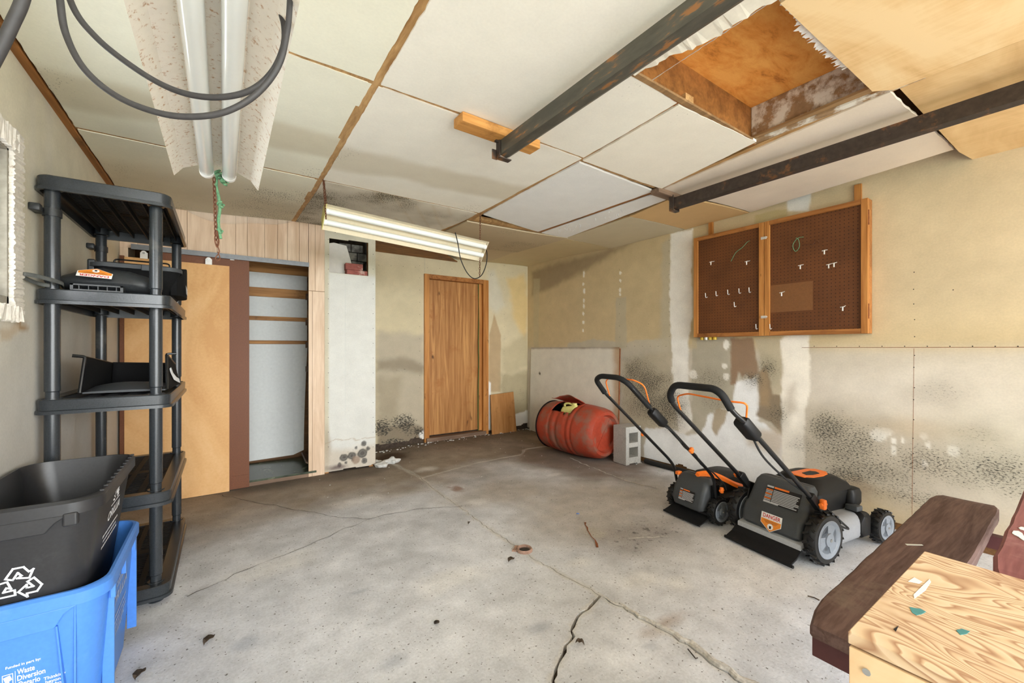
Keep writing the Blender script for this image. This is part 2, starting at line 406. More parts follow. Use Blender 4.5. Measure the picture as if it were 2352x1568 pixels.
speckle('reflector_clean', sr(214,202,176), 0.45, 0.03, 60, dirt=(sr(190,160,110), 18, 0.68))
speckle('tube_glass', sr(228,230,226), 0.15, 0.01, 30, spec=0.6)
speckle('rust_chain', sr(104,66,46), 0.7, 0.35, 120, metal=0.4)
speckle('rope_green', sr(96,140,104), 0.85, 0.3, 160, bump=0.4)
speckle('cord_black', sr(56,54,54), 0.6, 0.12, 90, spec=0.4)
speckle('cord_dark', sr(30,30,30), 0.6, 0.1, 60)
speckle('cord_green', sr(58,96,44), 0.7, 0.2, 60)
speckle('flaky_white', sr(222,216,206), 0.8, 0.1, 60, bump=0.5, dirt=(sr(150,124,100), 20, 0.62))
speckle('grey_old_wood', sr(150,144,132), 0.8, 0.2, 30, bump=0.2)
speckle('vinyl_white', sr(236,238,240), 0.4, 0.03, 30)
speckle('brick_red', sr(156,92,84), 0.9, 0.2, 40, bump=0.4, dirt=(sr(198,170,160), 14, 0.58))
speckle('chimney_block', sr(120,118,110), 0.95, 0.3, 30, bump=0.5, dirt=(sr(70,68,64), 8, 0.52))
speckle('foam_white', sr(226,224,216), 0.8, 0.04, 30)
wood('bench_brown', sr(82,62,56), sr(120,97,90), 'x', 26, rough=0.8, c2=sr(132,116,104), bump=0.5, stretch=0.08)
wood('bench_red', sr(104,58,58), sr(138,88,86), 'x', 18, rough=0.7, c2=sr(150,112,108), bump=0.4, stretch=0.08)
speckle('bench_paint', sr(92,52,52), 0.5, 0.1, 30)
k = N('fir_ply', 0.65, 0, 0.3)
co = k.obj((2.2,0.9,1), (0,0,0.5)); w = k.n('ShaderNodeTexNoise'); k.lk(co, w.inputs['Vector']); w.inputs['Scale'].default_value = 3.2; w.inputs['Detail'].default_value = 2; w.inputs['Distortion'].default_value = 0.9
rings = k.math('FRACT', k.math('MULTIPLY', w.outputs['Fac'], 28)); g = k.noise(k.obj((0.06,1,1)), 120, 3)
gr = k.ramp(rings, (0.0, sr(214,192,162)), (0.5, sr(202,175,142)), (0.86, sr(154,116,88)), (1.0, sr(206,180,148)))
st = k.noise(k.obj(), 4, 5, 0.6); st = k.ramp(st, (0.56, 0.0), (0.72, 1.0)); gr = k.mix(k.math('MULTIPLY', st, 0.6), gr, sr(140,100,76))
k.col(k.mix(k.math('MULTIPLY', g, 0.25), gr, sr(190,150,110)))
ply('box_side_ply', sr(214,180,138), sr(224,194,156), sr(230,204,170), sc=(1,1,0.6), freq=2.2)
wood('ply_edge', sr(196,156,108), sr(228,196,150), 'x', 10, stretch=0.02)
speckle('paint_teal', sr(70,128,128), 0.6, 0.1, 40); speckle('paint_chip', sr(216,222,216), 0.6, 0.05, 40)
speckle('leaf_brown', sr(74,62,50), 0.8, 0.3, 60); speckle('drain_clay', sr(150,120,104), 0.8, 0.2, 50, bump=0.3)
speckle('rubble_white', sr(206,206,202), 0.9, 0.15, 30, bump=0.5); speckle('hook_metal', sr(216,214,208), 0.35, 0.05, 60, metal=0.3)
speckle('tin_yellow', sr(206,172,50), 0.4, 0.1, 40); speckle('rust_red', sr(126,74,42), 0.9, 0.3, 60)
speckle('bounce_drive', sr(222,220,212), 0.9, 0.12, 20); speckle('lawn', sr(104,138,62), 0.95, 0.3, 12)
k = N('glass', 0.05); k.b.inputs['Transmission Weight'].default_value = 1.0; k.b.inputs['IOR'].default_value = 1.05
k = N('poly_sheet', 0.25); k.b.inputs['Base Color'].default_value = (0.95,0.92,0.86,1); k.b.inputs['Alpha'].default_value = 0.13

wood('dark_fir', sr(104,66,30), sr(158,108,56), 'x', 9, dist=10, stretch=0.2, c2=sr(84,54,28))
speckle('ceil_white', sr(232,226,210), 0.8, 0.05, 40)
speckle('flaky_joist', sr(150,120,88), 0.8, 0.2, 30, dirt=(sr(218,212,200), 10, 0.46))
speckle('fabric_black', sr(14,14,15), 0.85, 0.3, 140, spec=0.2, bump=0.15)
speckle('zip_tie', sr(90,92,90), 0.5, 0.2, 60)
speckle('mower_black', sr(17,17,18), 0.5, 0.2, 120, spec=0.3, dirt=(sr(36,34,33), 6, 0.62), bump=0.05)
wood('lath_wood', sr(156,116,70), sr(204,164,112), 'y', 20, stretch=0.2)
speckle('deck_black', sr(24,25,27), 0.6, 0.2, 160, spec=0.2)
# ------------------------------------------------------------------ the shell: floor
def zfloor(x, y):
    return 0.035 * float(sstep(4.0, 4.9, y)) * float(sstep(1.3, 2.2, x))
def fpt(*px): return [tuple(at(u, v, 'z', 0)[:2]) for u, v in px]
def jag(pl, step, amp, rng):     # subdivide a polyline and make it irregular
    out = []
    for (ax, ay), (bx, by) in zip(pl[:-1], pl[1:]):
        L = math.hypot(bx-ax, by-ay); n = max(1, int(L/step)); nx, ny = -(by-ay)/L, (bx-ax)/L
        for i in range(n):
            t = i/n; j = rng.uniform(-amp, amp) if i else rng.uniform(-amp, amp)*0.3
            out.append((ax+(bx-ax)*t+nx*j, ay+(by-ay)*t+ny*j))
    out.append(pl[-1]); return out
rg = random.Random(3)
Y0, Y1, WS = YF, 5.3, -0.6
K = fpt((968,1098))[0]; J = fpt((1378,1368))[0]
A_top = jag([(1.2, 4.75)] + fpt((905,1066),(925,1077),(945,1086)) + [K], 0.03, 0.009, rg)
A_mid = jag([K] + fpt((1010,1135),(1065,1170),(1105,1200),(1140,1225),(1190,1257),(1230,1286),(1300,1325),(1345,1348)) + [J], 0.03, 0.009, rg)
A_low = jag([J] + fpt((1440,1402),(1510,1440),(1580,1480),(1650,1535)) + [(1.62, 0.2), (1.70, Y0)], 0.03, 0.010, rg)
C_crk = jag([J] + fpt((1350,1398),(1322,1428),(1310,1470),(1290,1510),(1268,1562)) + [(0.86, 0.55), (0.7, Y0)], 0.03, 0.009, rg)
B_crk = jag([K] + fpt((1030,1081),(1095,1063),(1150,1052),(1200,1043)) + [(2.95, 4.02), (XR, 3.95)], 0.035, 0.005, rg)
def widen(pl, side, w):          # shift a crack line to one side
    out = []
    for i, p in enumerate(pl):
        a = pl[max(i-1,0)]; b = pl[min(i+1,len(pl)-1)]; dx, dy = b[0]-a[0], b[1]-a[1]; L = math.hypot(dx, dy) or 1
        k = w(i/len(pl)) * rg.uniform(0.5, 1.5); out.append((p[0]-dy/L*side*k, p[1]+dx/L*side*k))
    return out
wA = lambda t: 0.0022; wB = lambda t: 0.0022; wL = lambda t: 0.004 + 0.002*t; wC = lambda t: 0.007
rv = lambda p: list(reversed(p))
slabs = [
    [(XL-0.1, Y0)] + rv(widen(C_crk, -1, wC)) [0:] + rv(widen(A_mid, -1, wA)) + rv(widen(A_top, -1, wA)) + [(1.2, Y1), (XL-0.1, Y1)],
    rv(widen(C_crk, 1, wC)) + widen(A_low, -1, wL)[1:],
    rv(widen(A_low, 1, wL)) + rv(widen(A_mid, 1, wA))[1:] + widen(B_crk, -1, wB)[1:] + [(XR+0.05, 3.95), (XR+0.05, Y0)],
    widen(A_top, 1, wA) + widen(B_crk, 1, wB)[1:] + [(XR+0.05, 3.96), (XR+0.05, Y1), (1.2, Y1)],
]
def floor_paint(P):
    U, V = P.U, P.V
    near = sstep(5.0, 2.2, V)
    P.mix(sstep(0.35, 0.8, near + fbm(U,V,11,1.3)*0.7), sr(202,203,206)); P.vary(91, 2.2, 0.45); P.vary(92, 9, 0.34)
    P.mix(emask(U,V,2.4,2.2,1.0,0.9,soft=0.8,rag=0.3,seed=21,sc=2.5), sr(166,154,138), 0.75)      # brown traffic stain in the middle
    P.mix(emask(U,V,1.9,2.9,0.6,0.5,soft=0.8,rag=0.35,seed=28,sc=3), sr(160,146,126), 0.6); P.mix(emask(U,V,2.2,1.75,0.5,0.32,soft=0.8,rag=0.3,seed=22,sc=4), sr(112,100,88), 0.5)
    P.mix(emask(U,V,2.35,1.05,0.5,0.4,soft=0.9,rag=0.3,seed=23,sc=4), sr(206,202,196), 0.6)
    P.mix(emask(U,V,3.3,3.4,0.9,1.3,soft=0.6,rag=0.3,seed=24,sc=2.5), sr(112,96,82), 0.85)          # damp dark band along the right wall
    P.mix(sstep(4.0, 4.75, V + fbm(U,V,12,1.6)*0.9) * sstep(0.9, 1.6, U), sr(104,90,76), 0.85)     # damp strip along the back wall
    P.mix(emask(U,V,1.0,4.2,0.5,0.4,soft=0.7,rag=0.3,seed=25,sc=4), sr(92,80,68), 0.8)
    P.mix(emask(U,V,1.52,4.55,0.28,0.22,soft=0.6,rag=0.3,seed=26,sc=6), sr(66,46,28), 0.85)
    P.mix(emask(U,V,0.3,4.2,0.7,0.22,soft=0.8,rag=0.3,seed=27,sc=4), sr(98,86,74), 0.7)
    for i, (u, v, rx, ry) in enumerate(((980,1078,.16,.10),(1270,1090,.10,.05),(1100,1150,.14,.09),(1330,1290,.12,.08),(830,1150,.3,.14),(1040,1330,.3,.15),(640,1300,.3,.2),(1480,1330,.2,.1),(1560,1340,.12,.09))):
        a, b = fpt((u, v))[0]; P.mix(emask(U,V,a,b,rx,ry,soft=0.8,rag=0.4,seed=30+i,sc=8), sr(226,224,220), 0.55)
    for i, (u, v, rx, ry) in enumerate(((900,1520,.10,.07),(560,1480,.08,.06),(820,1360,.06,.03),(1240,1440,.09,.05),(1500,1485,.05,.03))):
        a, b = fpt((u, v))[0]; P.mix(emask(U,V,a,b,rx,ry,soft=0.8,rag=0.5,seed=50+i,sc=12), sr(140,146,156), 0.5)
    a, b = fpt((1050,1122))[0]; P.mix(emask(U,V,a,b,.05,.11,soft=0.5,rag=0.6,seed=60,sc=30), sr(128,84,50), 0.7)
    a, b = fpt((1362,1225))[0]; P.mix(emask(U,V,a,b,.10,.12,soft=0.6,rag=0.4,seed=61,sc=12), sr(176,168,154), 0.8)
    a, b = fpt((1530,1430))[0]; P.mix(emask(U,V,a,b,.2,.06,soft=0.8,rag=0.4,seed=62,sc=7), sr(140,112,82), 0.6)
    for i, pl in enumerate((A_top, A_mid, A_low, C_crk, B_crk)):            # crushed pale lips of the cracks
        q = np.array(pl[::2]); d = np.full(U.shape, 9.0)
        for (ax, ay), (bx, by) in zip(q[:-1], q[1:]):
            ex, ey = bx-ax, by-ay; t = np.clip(((U-ax)*ex+(V-ay)*ey)/(ex*ex+ey*ey+1e-9), 0, 1); d = np.minimum(d, np.hypot(U-ax-t*ex, V-ay-t*ey))
        P.mix(1-sstep(0.004, 0.02 if i else 0.03, d + fbm(U,V,70+i,22)*0.02), sr(196,190,180), 0.65)
    P.mould(emask(U,V,2.3,1.75,0.6,0.45,soft=0.9,seed=81,sc=3)*0.55); P.mould(sstep(3.6,4.6,V)*0.4); P.mould(np.full(U.shape, 0.16))
floor = setting('floor'); floor_base = B().box((XL-0.1, Y0, -0.16), (XR+0.05, Y1, -0.028)); mkobj('ground_fill', floor_base, 'dirt', floor)
def cdt_slab(name, poly, parent):
    P0 = np.array(poly); xs = np.arange(P0[:,0].min(), P0[:,0].max(), 0.025); ys = np.arange(P0[:,1].min(), P0[:,1].max(), 0.025)
    G = np.stack(np.meshgrid(xs, ys, indexing='ij'), -1).reshape(-1, 2); u, v = G[:,0], G[:,1]
    ins = np.zeros(len(G), bool); dm = np.full(len(G), 9.0)
    for i in range(len(P0)):
        ax, ay = P0[i]; bx, by = P0[(i+1) % len(P0)]
        if ay != by: ins ^= ((ay > v) != (by > v)) & (u < (bx-ax)*(v-ay)/(by-ay)+ax)
        ex, ey = bx-ax, by-ay; t = np.clip(((u-ax)*ex+(v-ay)*ey)/(ex*ex+ey*ey+1e-12), 0, 1); dm = np.minimum(dm, np.hypot(u-ax-t*ex, v-ay-t*ey))
    G = G[ins & (dm > 0.008)]; n = len(P0)
    pts = [Vector(p) for p in P0] + [Vector(p) for p in G]
    vo, eo, fo, ov, oe, of = delaunay_2d_cdt(pts, [(i, (i+1) % n) for i in range(n)], [], 1, 1e-5)
    XY = np.array([(p.x, p.y) for p in vo]); Z = 0.035*sstep(4.0, 4.9, XY[:,1])*sstep(1.3, 2.2, XY[:,0]) + fbm(XY[:,0], XY[:,1], 5, 1.2)*0.006
    V3 = np.column_stack([XY, Z]).tolist(); m = len(V3); F = [tuple(f) for f in fo]
    cnt = {}
    for f in F:
        for k in range(len(f)):
            e = (f[k], f[(k+1) % len(f)]); key = (min(e), max(e)); cnt[key] = None if key in cnt else e
    bd = [e for e in cnt.values() if e]; ids = sorted({i for e in bd for i in e}); mp = {i: m+k for k, i in enumerate(ids)}
    V3 += [(V3[i][0], V3[i][1], -0.03) for i in ids]; F += [(b, a, mp[a], mp[b]) for a, b in bd]
    UV = np.vstack([XY, XY[ids]]); P = Paint(UV[:,0], UV[:,1], sr(146,134,120)); floor_paint(P)
    me = bpy.data.meshes.new(name); me.from_pydata(V3, [], F); finish_paint(me, UV, P.c, P.m); me.materials.append(M['concrete'])
    o = bpy.data.objects.new(name, me); COL.objects.link(o); o.parent = parent; return o
for s in slabs: cdt_slab('slab', s, floor)
def hairline(pts, w, seed, mat='crack_dark', step=0.04, amp=0.012):   # thin open crack, let into the slab surface
    r = random.Random(seed); pl = jag(fpt(*pts), step, amp, r); b = B(); L = []; R = []
    for i, p in enumerate(pl):
        a = pl[max(i-1,0)]; c = pl[min(i+1,len(pl)-1)]; dx, dy = c[0]-a[0], c[1]-a[1]; l = math.hypot(dx, dy) or 1
        k = w * r.uniform(0.25, 1.2); z = zfloor(*p) + 0.0035 + float(fbm(np.array([p[0]]), np.array([p[1]]), 5, 1.2)[0])*0.006
        L.append((p[0]-dy/l*k, p[1]+dx/l*k, z)); R.append((p[0]+dy/l*k, p[1]-dx/l*k, z))
    n = len(pl); b.add(L + R, [(i, i+1, n+i+1, n+i) for i in range(n-1)]); mkobj('crack', b, mat, floor)
hairline(((1062,1163),(975,1168),(900,1180),(850,1192),(780,1220),(700,1258),(560,1312),(430,1372)), 0.0022, 1)
hairline(((500,1136),(590,1155),(700,1174),(790,1190),(850,1192)), 0.002, 2)
hairline(((1310,1052),(1350,1070),(1400,1090),(1440,1105),(1510,1122)), 0.008, 3, 'crack_edge')
hairline(((1345,1200),(1355,1225),(1372,1258)), 0.007, 4, 'rust_red')
hairline(((1440,1238),(1500,1235),(1540,1232)), 0.006, 5, 'crack_edge')
b = B(); rings = []; rr_ = random.Random(44)            # ridge of old mortar standing along the lower crack
for i, p in enumerate(A_low[:-1]):
    a = A_low[max(i-1,0)]; c = A_low[i+1]; dx, dy = c[0]-a[0], c[1]-a[1]; l = math.hypot(dx, dy); nx, ny = dy/l, -dx/l
    if p[1] < 0.3: break
    k = min(1, 0.3+i/20)*0.8; q = lambda o, z: (p[0]-nx*o*k, p[1]-ny*o*k, z*k)
    rings.append([q(0.008*rr_.uniform(.6,1.6), 0.0), q(0.012*rr_.uniform(.8,1.3), 0.008*rr_.uniform(.6,1.3)), q(0.024, 0.011*rr_.uniform(.7,1.3)), q(0.034*rr_.uniform(.8,1.2), 0.007*rr_.uniform(.6,1.3)), q(0.045*rr_.uniform(.8,1.3), 0.0)])
b.loft(rings); mkobj('mortar_ridge', b, 'crack_edge', floor)
drive = setting('ground_outside'); mkobj('bounce_driveway', B().box((-2, -12, -0.14), (5, Y0-0.01, -0.04)), 'bounce_drive', drive);  # unseen driveway, added and kept pale to bounce daylight onto the ceiling
for a, b in (((-14,-16,-0.16),(-2,Y0,-0.05)), ((5,-16,-0.16),(17,Y0,-0.05)), ((-2,-16,-0.16),(5,-12,-0.05))): mkobj('grass', B().box(a, b), 'lawn', drive)

# ------------------------------------------------------------------ walls
def dots_part(parent, pts, mat='print_black', r=0.0035, nrm='x', off=0.001):   # nail heads, too small to pick apart
    b = B()
    for p in pts:
        n = 6; ring = []
        for k in range(n):
            a = 2*math.pi*k/n; c, s_ = r*math.cos(a), r*math.sin(a)
            ring.append((p[0]-off, p[1]+c, p[2]+s_) if nrm == 'x' else (p[0]+c, p[1]-off, p[2]+s_))
        b.add(ring, [tuple(range(n))])
    o = mkobj('nail_heads', b, mat, parent); o['kind'] = 'stuff'; return o
def wp(*px): return [(p[1], p[2]) for p in (at(u, v, 'x', XR) for u, v in px)]
def right_paint(P):
    U, V = P.U + WS, P.V; P.U = U
    P.mix(sstep(1.26, 1.14, V), sr(200,190,173)); P.mix(sstep(2.6, 0.2, U)*sstep(1.1,1.6,V), sr(210,192,160), 0.8)
    P.vary(3, 1.2, 0.22); P.vary(33, 5, 0.14)
    P.mix(emask(U,V,0.9,0.95,1.0,0.25,soft=0.9,rag=0.3,seed=5,sc=3), sr(216,208,196), 0.7)
    P.poly(wp((1222,622),(1450,556),(1395,590),(1300,645),(1222,680)), sr(150,132,106), 0.8, soft=0.05, rag=0.03)
    P.poly(wp((1305,790),(1350,778),(1420,785),(1545,775),(1545,830),(1305,830)), sr(190,182,164), 0.85, rag=0.04, seed=7)
    P.poly(wp((1415,685),(1438,680),(1440,800),(1412,800)), sr(186,176,152), 0.8, rag=0.015)
    P.poly(wp((1520,560),(1550,540),(1550,800),(1518,800)), sr(190,180,156), 0.8, rag=0.03, soft=0.03)
    P.poly(wp((1225,640),(1240,640),(1236,800),(1225,800)), sr(190,178,146), 0.6, rag=0.02)
    grey = sr(176,168,150)
    P.poly(wp((1430,830),(1545,800),(1545,1000),(1430,1000)), sr(186,174,150), 0.8, rag=0.04, soft=0.05)          # mouldy bay left
    P.poly(wp((1590,775),(1690,775),(1690,960),(1620,1000),(1590,990)), grey, 0.9, rag=0.02)
    P.poly(wp((1735,778),(1800,778),(1800,960),(1760,900)), sr(188,176,150), 0.9, rag=0.02)
    P.poly(wp((1540,535),(1592,525),(1588,640),(1594,705),(1582,780),(1580,880),(1592,980),(1560,1010),(1546,880),(1538,700)), sr(240,236,228), rag=0.018, sc=16)
    P.poly(wp((1590,530),(1600,545),(1600,800),(1590,800)), sr(196,178,138), 0.6, rag=0.01)
    P.poly(wp((1806,485),(1810,452),(1862,440),(1858,485)), sr(226,224,218), rag=0.012)
    P.poly(wp((1735,495),(1808,478),(1808,500),(1735,512)), sr(184,166,120), 0.8, rag=0.02)
    P.poly(wp((1480,1072),(1482,985),(1525,980),(1580,1000),(1612,990),(1632,950),(1660,940),(1682,938),(1690,880),(1735,868),(1748,920),(1738,968),(1775,985),(1803,1010),(1803,1110),(1640,1110)), sr(240,240,240), rag=0.025, sc=12)   # bare gypsum
    P.poly(wp((1640,950),(1655,935),(1670,940),(1662,975),(1645,1000),(1636,985)), sr(172,154,126), 0.9, rag=0.02, sc=14)
    P.poly(wp((1679,776),(1728,776),(1740,830),(1742,858),(1725,872),(1713,858),(1706,868),(1697,854),(1690,880),(1677,884)), sr(146,118,94), 0.95, rag=0.012, sc=18)
    P.poly(wp((1742,856),(1760,838),(1768,870),(1775,905),(1797,910),(1800,1000),(1772,970),(1737,955),(1744,925)), sr(136,118,96), 0.9, rag=0.015, sc=14)
    P.poly(wp((1745,850),(1762,850),(1770,935),(1742,930)), sr(176,148,112), 0.6, rag=0.012, soft=0.03)
    P.poly(wp((1712,985),(1790,985),(1800,1010),(1795,1050),(1720,1020)), sr(198,178,152), 0.7, rag=0.03, soft=0.05)
    P.poly(wp((1790,782),(1800,770),(1858,770),(1860,850),(1862,900),(1850,940),(1846,1110),(1800,1110),(1797,990),(1795,900),(1798,830)), sr(240,233,220), rag=0.015, sc=16)
    P.poly(wp((1808,900),(1825,880),(1828,940),(1806,950)), sr(170,154,132), 0.5, rag=0.02, soft=0.04)
    for i, (x, y, rx, ry) in enumerate(((1341,630,.02,.045),(1340,652,.018,.02),(1342,668,.02,.04),(1341,690,.02,.03),(1341,703,.02,.03),(1340,720,.018,.03),(1340,740,.02,.025),(1339,759,.016,.025),(1425,627,.018,.02),(1425,644,.018,.02),(1424,666,.018,.03),(1424,676,.018,.02),(1664,840,.03,.03),(1668,865,.035,.035),(1668,792,.03,.05),(2018,998,.05,.05),(2035,992,.04,.035),(2054,1012,.015,.025),(2075,1010,.01,.025),(2052,1035,.015,.04),(2122,1000,.02,.025),(2133,1022,.015,.025),(2124,1065,.012,.03),(2190,1035,.03,.04),(1548,850,.04,.05),(1592,860,.05,.05))):
        (a, b), = wp((x, y)); P.mix(emask(U,V,a,b,rx,ry,soft=0.25,rag=0.2,seed=100+i,sc=30), sr(242,238,228), 0.95)
    P.mix(sstep(0.28, 0.05, V + fbm(U,V,8,3)*0.25)*sstep(1.4,1.2,U), sr(186,164,122), 0.7)
    P.mix(emask(U,V,1.05,0.22,0.16,0.12,soft=0.8,rag=0.4,seed=120,sc=10), sr(150,128,104), 0.6)
    P.mix(emask(U,V,0.75,0.68,0.6,0.1,soft=0.9,rag=0.3,seed=121,sc=6), sr(190,174,150), 0.7)
    P.mix(emask(U,V,0.3,0.55,0.6,0.4,soft=0.9,rag=0.3,seed=122,sc=4), sr(196,192,174), 0.6)
    mf = lambda u, v, rx, ry, s, a=1: P.mould(emask(U,V,*wp((u, v))[0],rx*1.35,ry*1.3,soft=0.95,rag=0.35,seed=s,sc=5)**0.7, a)
    mf(1480,880,.5,.32,130,1.0); mf(1500,930,.4,.25,148,.95); mf(1535,930,.28,.3,131,1); mf(1630,870,.25,.15,132,.65); mf(1640,925,.2,.15,133,.6)
    mf(1765,845,.12,.13,134,.95); mf(1790,950,.12,.16,135,.8); mf(1730,870,.12,.1,136,.9); mf(1740,1000,.2,.12,147,.4)
    mf(1900,985,.22,.2,137,.95); mf(1940,1030,.35,.25,138,.85); mf(2000,1080,.4,.16,139,.8); mf(2150,1070,.4,.16,140,.8); mf(2290,1080,.25,.2,141,.85)
    mf(2150,900,.25,.1,142,.5); mf(2080,1140,.3,.1,143,.75); mf(1950,1090,.2,.1,144,.9); mf(2240,1000,.15,.1,145,.5); mf(1620,820,.3,.1,146,.35)
    P.mix(P.m**1.2, sr(132,122,102), 0.55); P.mould(np.full(U.shape, 0.06))
rough_r = lambda U, V: V < 0.045 + 0.05*np.clip(fbm(U, V*0, 9, 7)+0.1, 0, 1) + 0.10*np.clip(fbm(U, V*0, 19, 3), 0, 1)*(np.abs(U+WS-2.2) < 0.7)
wall_right = grid_wall('wall_right', (XR, WS, 0), (0,1,0), (0,0,1), 5.1-WS, 2.42, 0.0125, sr(200,180,142), right_paint, 'mould_wall_paint', cut=rough_r, thick=(0.012,0,0))
mkobj('framing', B().box((XR+0.014, Y0, -0.1), (XR+0.12, 5.1, 2.5)), 'backing_wood', wall_right)
mkobj('front_sheet', B().box((XR, Y0, 0), (XR+0.013, WS, 2.42)), 'ceil_white', wall_right)
nl = []
for x, ys in ((2099, range(620, 1190, 38)), (1263, range(660, 790, 30)), (1537, range(550, 800, 28)), (1423, range(620, 800, 26)), (2190, [673]), (1490, [742])):
    for y in ys: p = at(x, y, 'x', XR); nl.append((p[0], p[1]+RNG.uniform(-.004,.004), p[2]+RNG.uniform(-.02,.02)))
for x in list(range(1440, 1545, 18)) + list(range(1870, 2352, 52)): p = at(x, 795, 'x', XR); nl.append((p[0], p[1], p[2]))
dots_part(wall_right, nl)
def seam(parent, a, b, w, mat='crack_edge'): # shallow open joint between two sheets
    a, b = Vector(a), Vector(b); d = (b-a).normalized(); mkobj('joint', B().tube([a, b], w, 5), mat, parent)
seam(wall_right, (XR+0.001, -0.4, 1.207), (XR+0.001, 1.38, 1.207), 0.0022, 'rust_red'); seam(wall_right, (XR+0.0005, 0.755, 0.1), (XR+0.0005, 0.745, 1.2), 0.0012, 'rust_red')
for z0, y0, l in ((1.71, 2.83, .025), (1.63, 3.22, .025), (1.5, 3.76, .03)):   # bent nails left in the wall
    pass

def bp(*px): return [(p[0]-1.275, p[2]) for p in (at(u, v, 'y', YB) for u, v in px)]
def back_paint(P):
    U, V = P.U, P.V
    P.vary(4, 1.5, 0.2); P.vary(44, 6, 0.1)
    P.poly(bp((866,760),(975,770),(975,1030),(866,1050)), sr(178,168,150), 0.8, soft=0.06, rag=0.05)
    P.poly(bp((866,830),(930,820),(975,840),(975,860),(920,850),(866,850)), sr(136,124,104), 0.7, soft=0.05, rag=0.03)
    P.poly(bp((866,870),(920,860),(915,980),(866,985)), sr(160,148,124), 0.6, soft=0.06, rag=0.04)
    P.poly(bp((866,985),(940,970),(978,985),(978,1030),(866,1045)), sr(120,106,86), 0.75, soft=0.03, rag=0.03)
    P.poly(bp((1135,720),(1150,770),(1150,900),(1122,900),(1124,770)), sr(178,152,116), 0.85, soft=0.01, rag=0.01)
    P.poly(bp((1120,620),(1135,620),(1160,700),(1140,720),(1122,700)), sr(206,202,186), 0.7, soft=0.05, rag=0.03)
    P.poly(bp((1165,640),(1205,630),(1215,700),(1205,780),(1180,730)), sr(214,186,128), 0.8, soft=0.05, rag=0.04)
    P.poly(bp((1150,800),(1218,760),(1218,840),(1160,860)), sr(176,164,132), 0.6, soft=0.06, rag=0.04)
    P.poly(bp((1150,860),(1218,850),(1218,990),(1180,960),(1150,900)), sr(158,146,116), 0.75, soft=0.05, rag=0.05)
    P.poly(bp((1180,955),(1215,940),(1218,985),(1185,985)), sr(232,232,228), rag=0.03)
    P.poly(bp((1117,870),(1127,880),(1126,985),(1119,985)), sr(236,236,232), rag=0.006)
    P.poly(bp((960,995),(978,985),(978,1015),(965,1010)), sr(228,226,220), rag=0.02)
    mf = lambda u, v, rx, ry, s, a=1: P.mould(emask(U,V,*bp((u, v))[0],rx,ry,soft=0.9,rag=0.4,seed=s,sc=7), a)
    mf(880,980,.3,.2,1,1); mf(930,975,.32,.24,2,1); mf(960,990,.25,.16,3,1); mf(1195,900,.2,.3,4,.5); mf(920,850,.3,.06,5,.5); mf(1130,630,.1,.1,6,.6); mf(890,905,.25,.2,7,.35); mf(900,1015,.3,.08,8,.9)
    mf(1200,985,.15,.1,9,1); P.mould(np.full(U.shape, .08))
rough_b = lambda U, V: (V < 0.07 + 0.12*np.clip(fbm(U, V*0, 29, 6), 0, 1) + 0.07*np.clip((U-1.9)/0.4,0,1)*np.clip(fbm(U,V*0,28,14)+.3,0,1)) | ((U > 0.80) & (U < 1.62) & (V < 2.07))
wall_back = grid_wall('wall_back', (1.275, YB, 0), (1,0,0), (0,0,1), XR-1.275, 2.40, 0.0125, sr(206,194,162), back_paint, 'wall_paint', cut=rough_b, thick=(0,0.012,0))
fr = B().box((1.2, YB+0.014, -0.1), (2.06, YB+0.1, 2.5)).box((2.90, YB+0.014, -0.1), (XR+0.1, YB+0.1, 2.5)).box((2.06, YB+0.014, 2.14), (2.90, YB+0.1, 2.5)).box((1.2, YB+0.10, -0.1), (XR+0.1, YB+0.14, 2.5))
mkobj('framing', fr, 'dirt', wall_back)
nl = []
for x in (964, 1158): nl += [tuple(at(x, y, 'y', YB)) for y in range(610, 900, 28)]
nl += [tuple(at(x, 628 - (1220-x)*0.055, 'y', YB)) for x in range(870, 1220, 28)]
dots_part(wall_back, nl, nrm='y'); 
seam(wall_back, (2.06, YB-0.0005, 2.14), (2.06, YB-0.0005, 2.36), 0.0015, 'crack_edge')

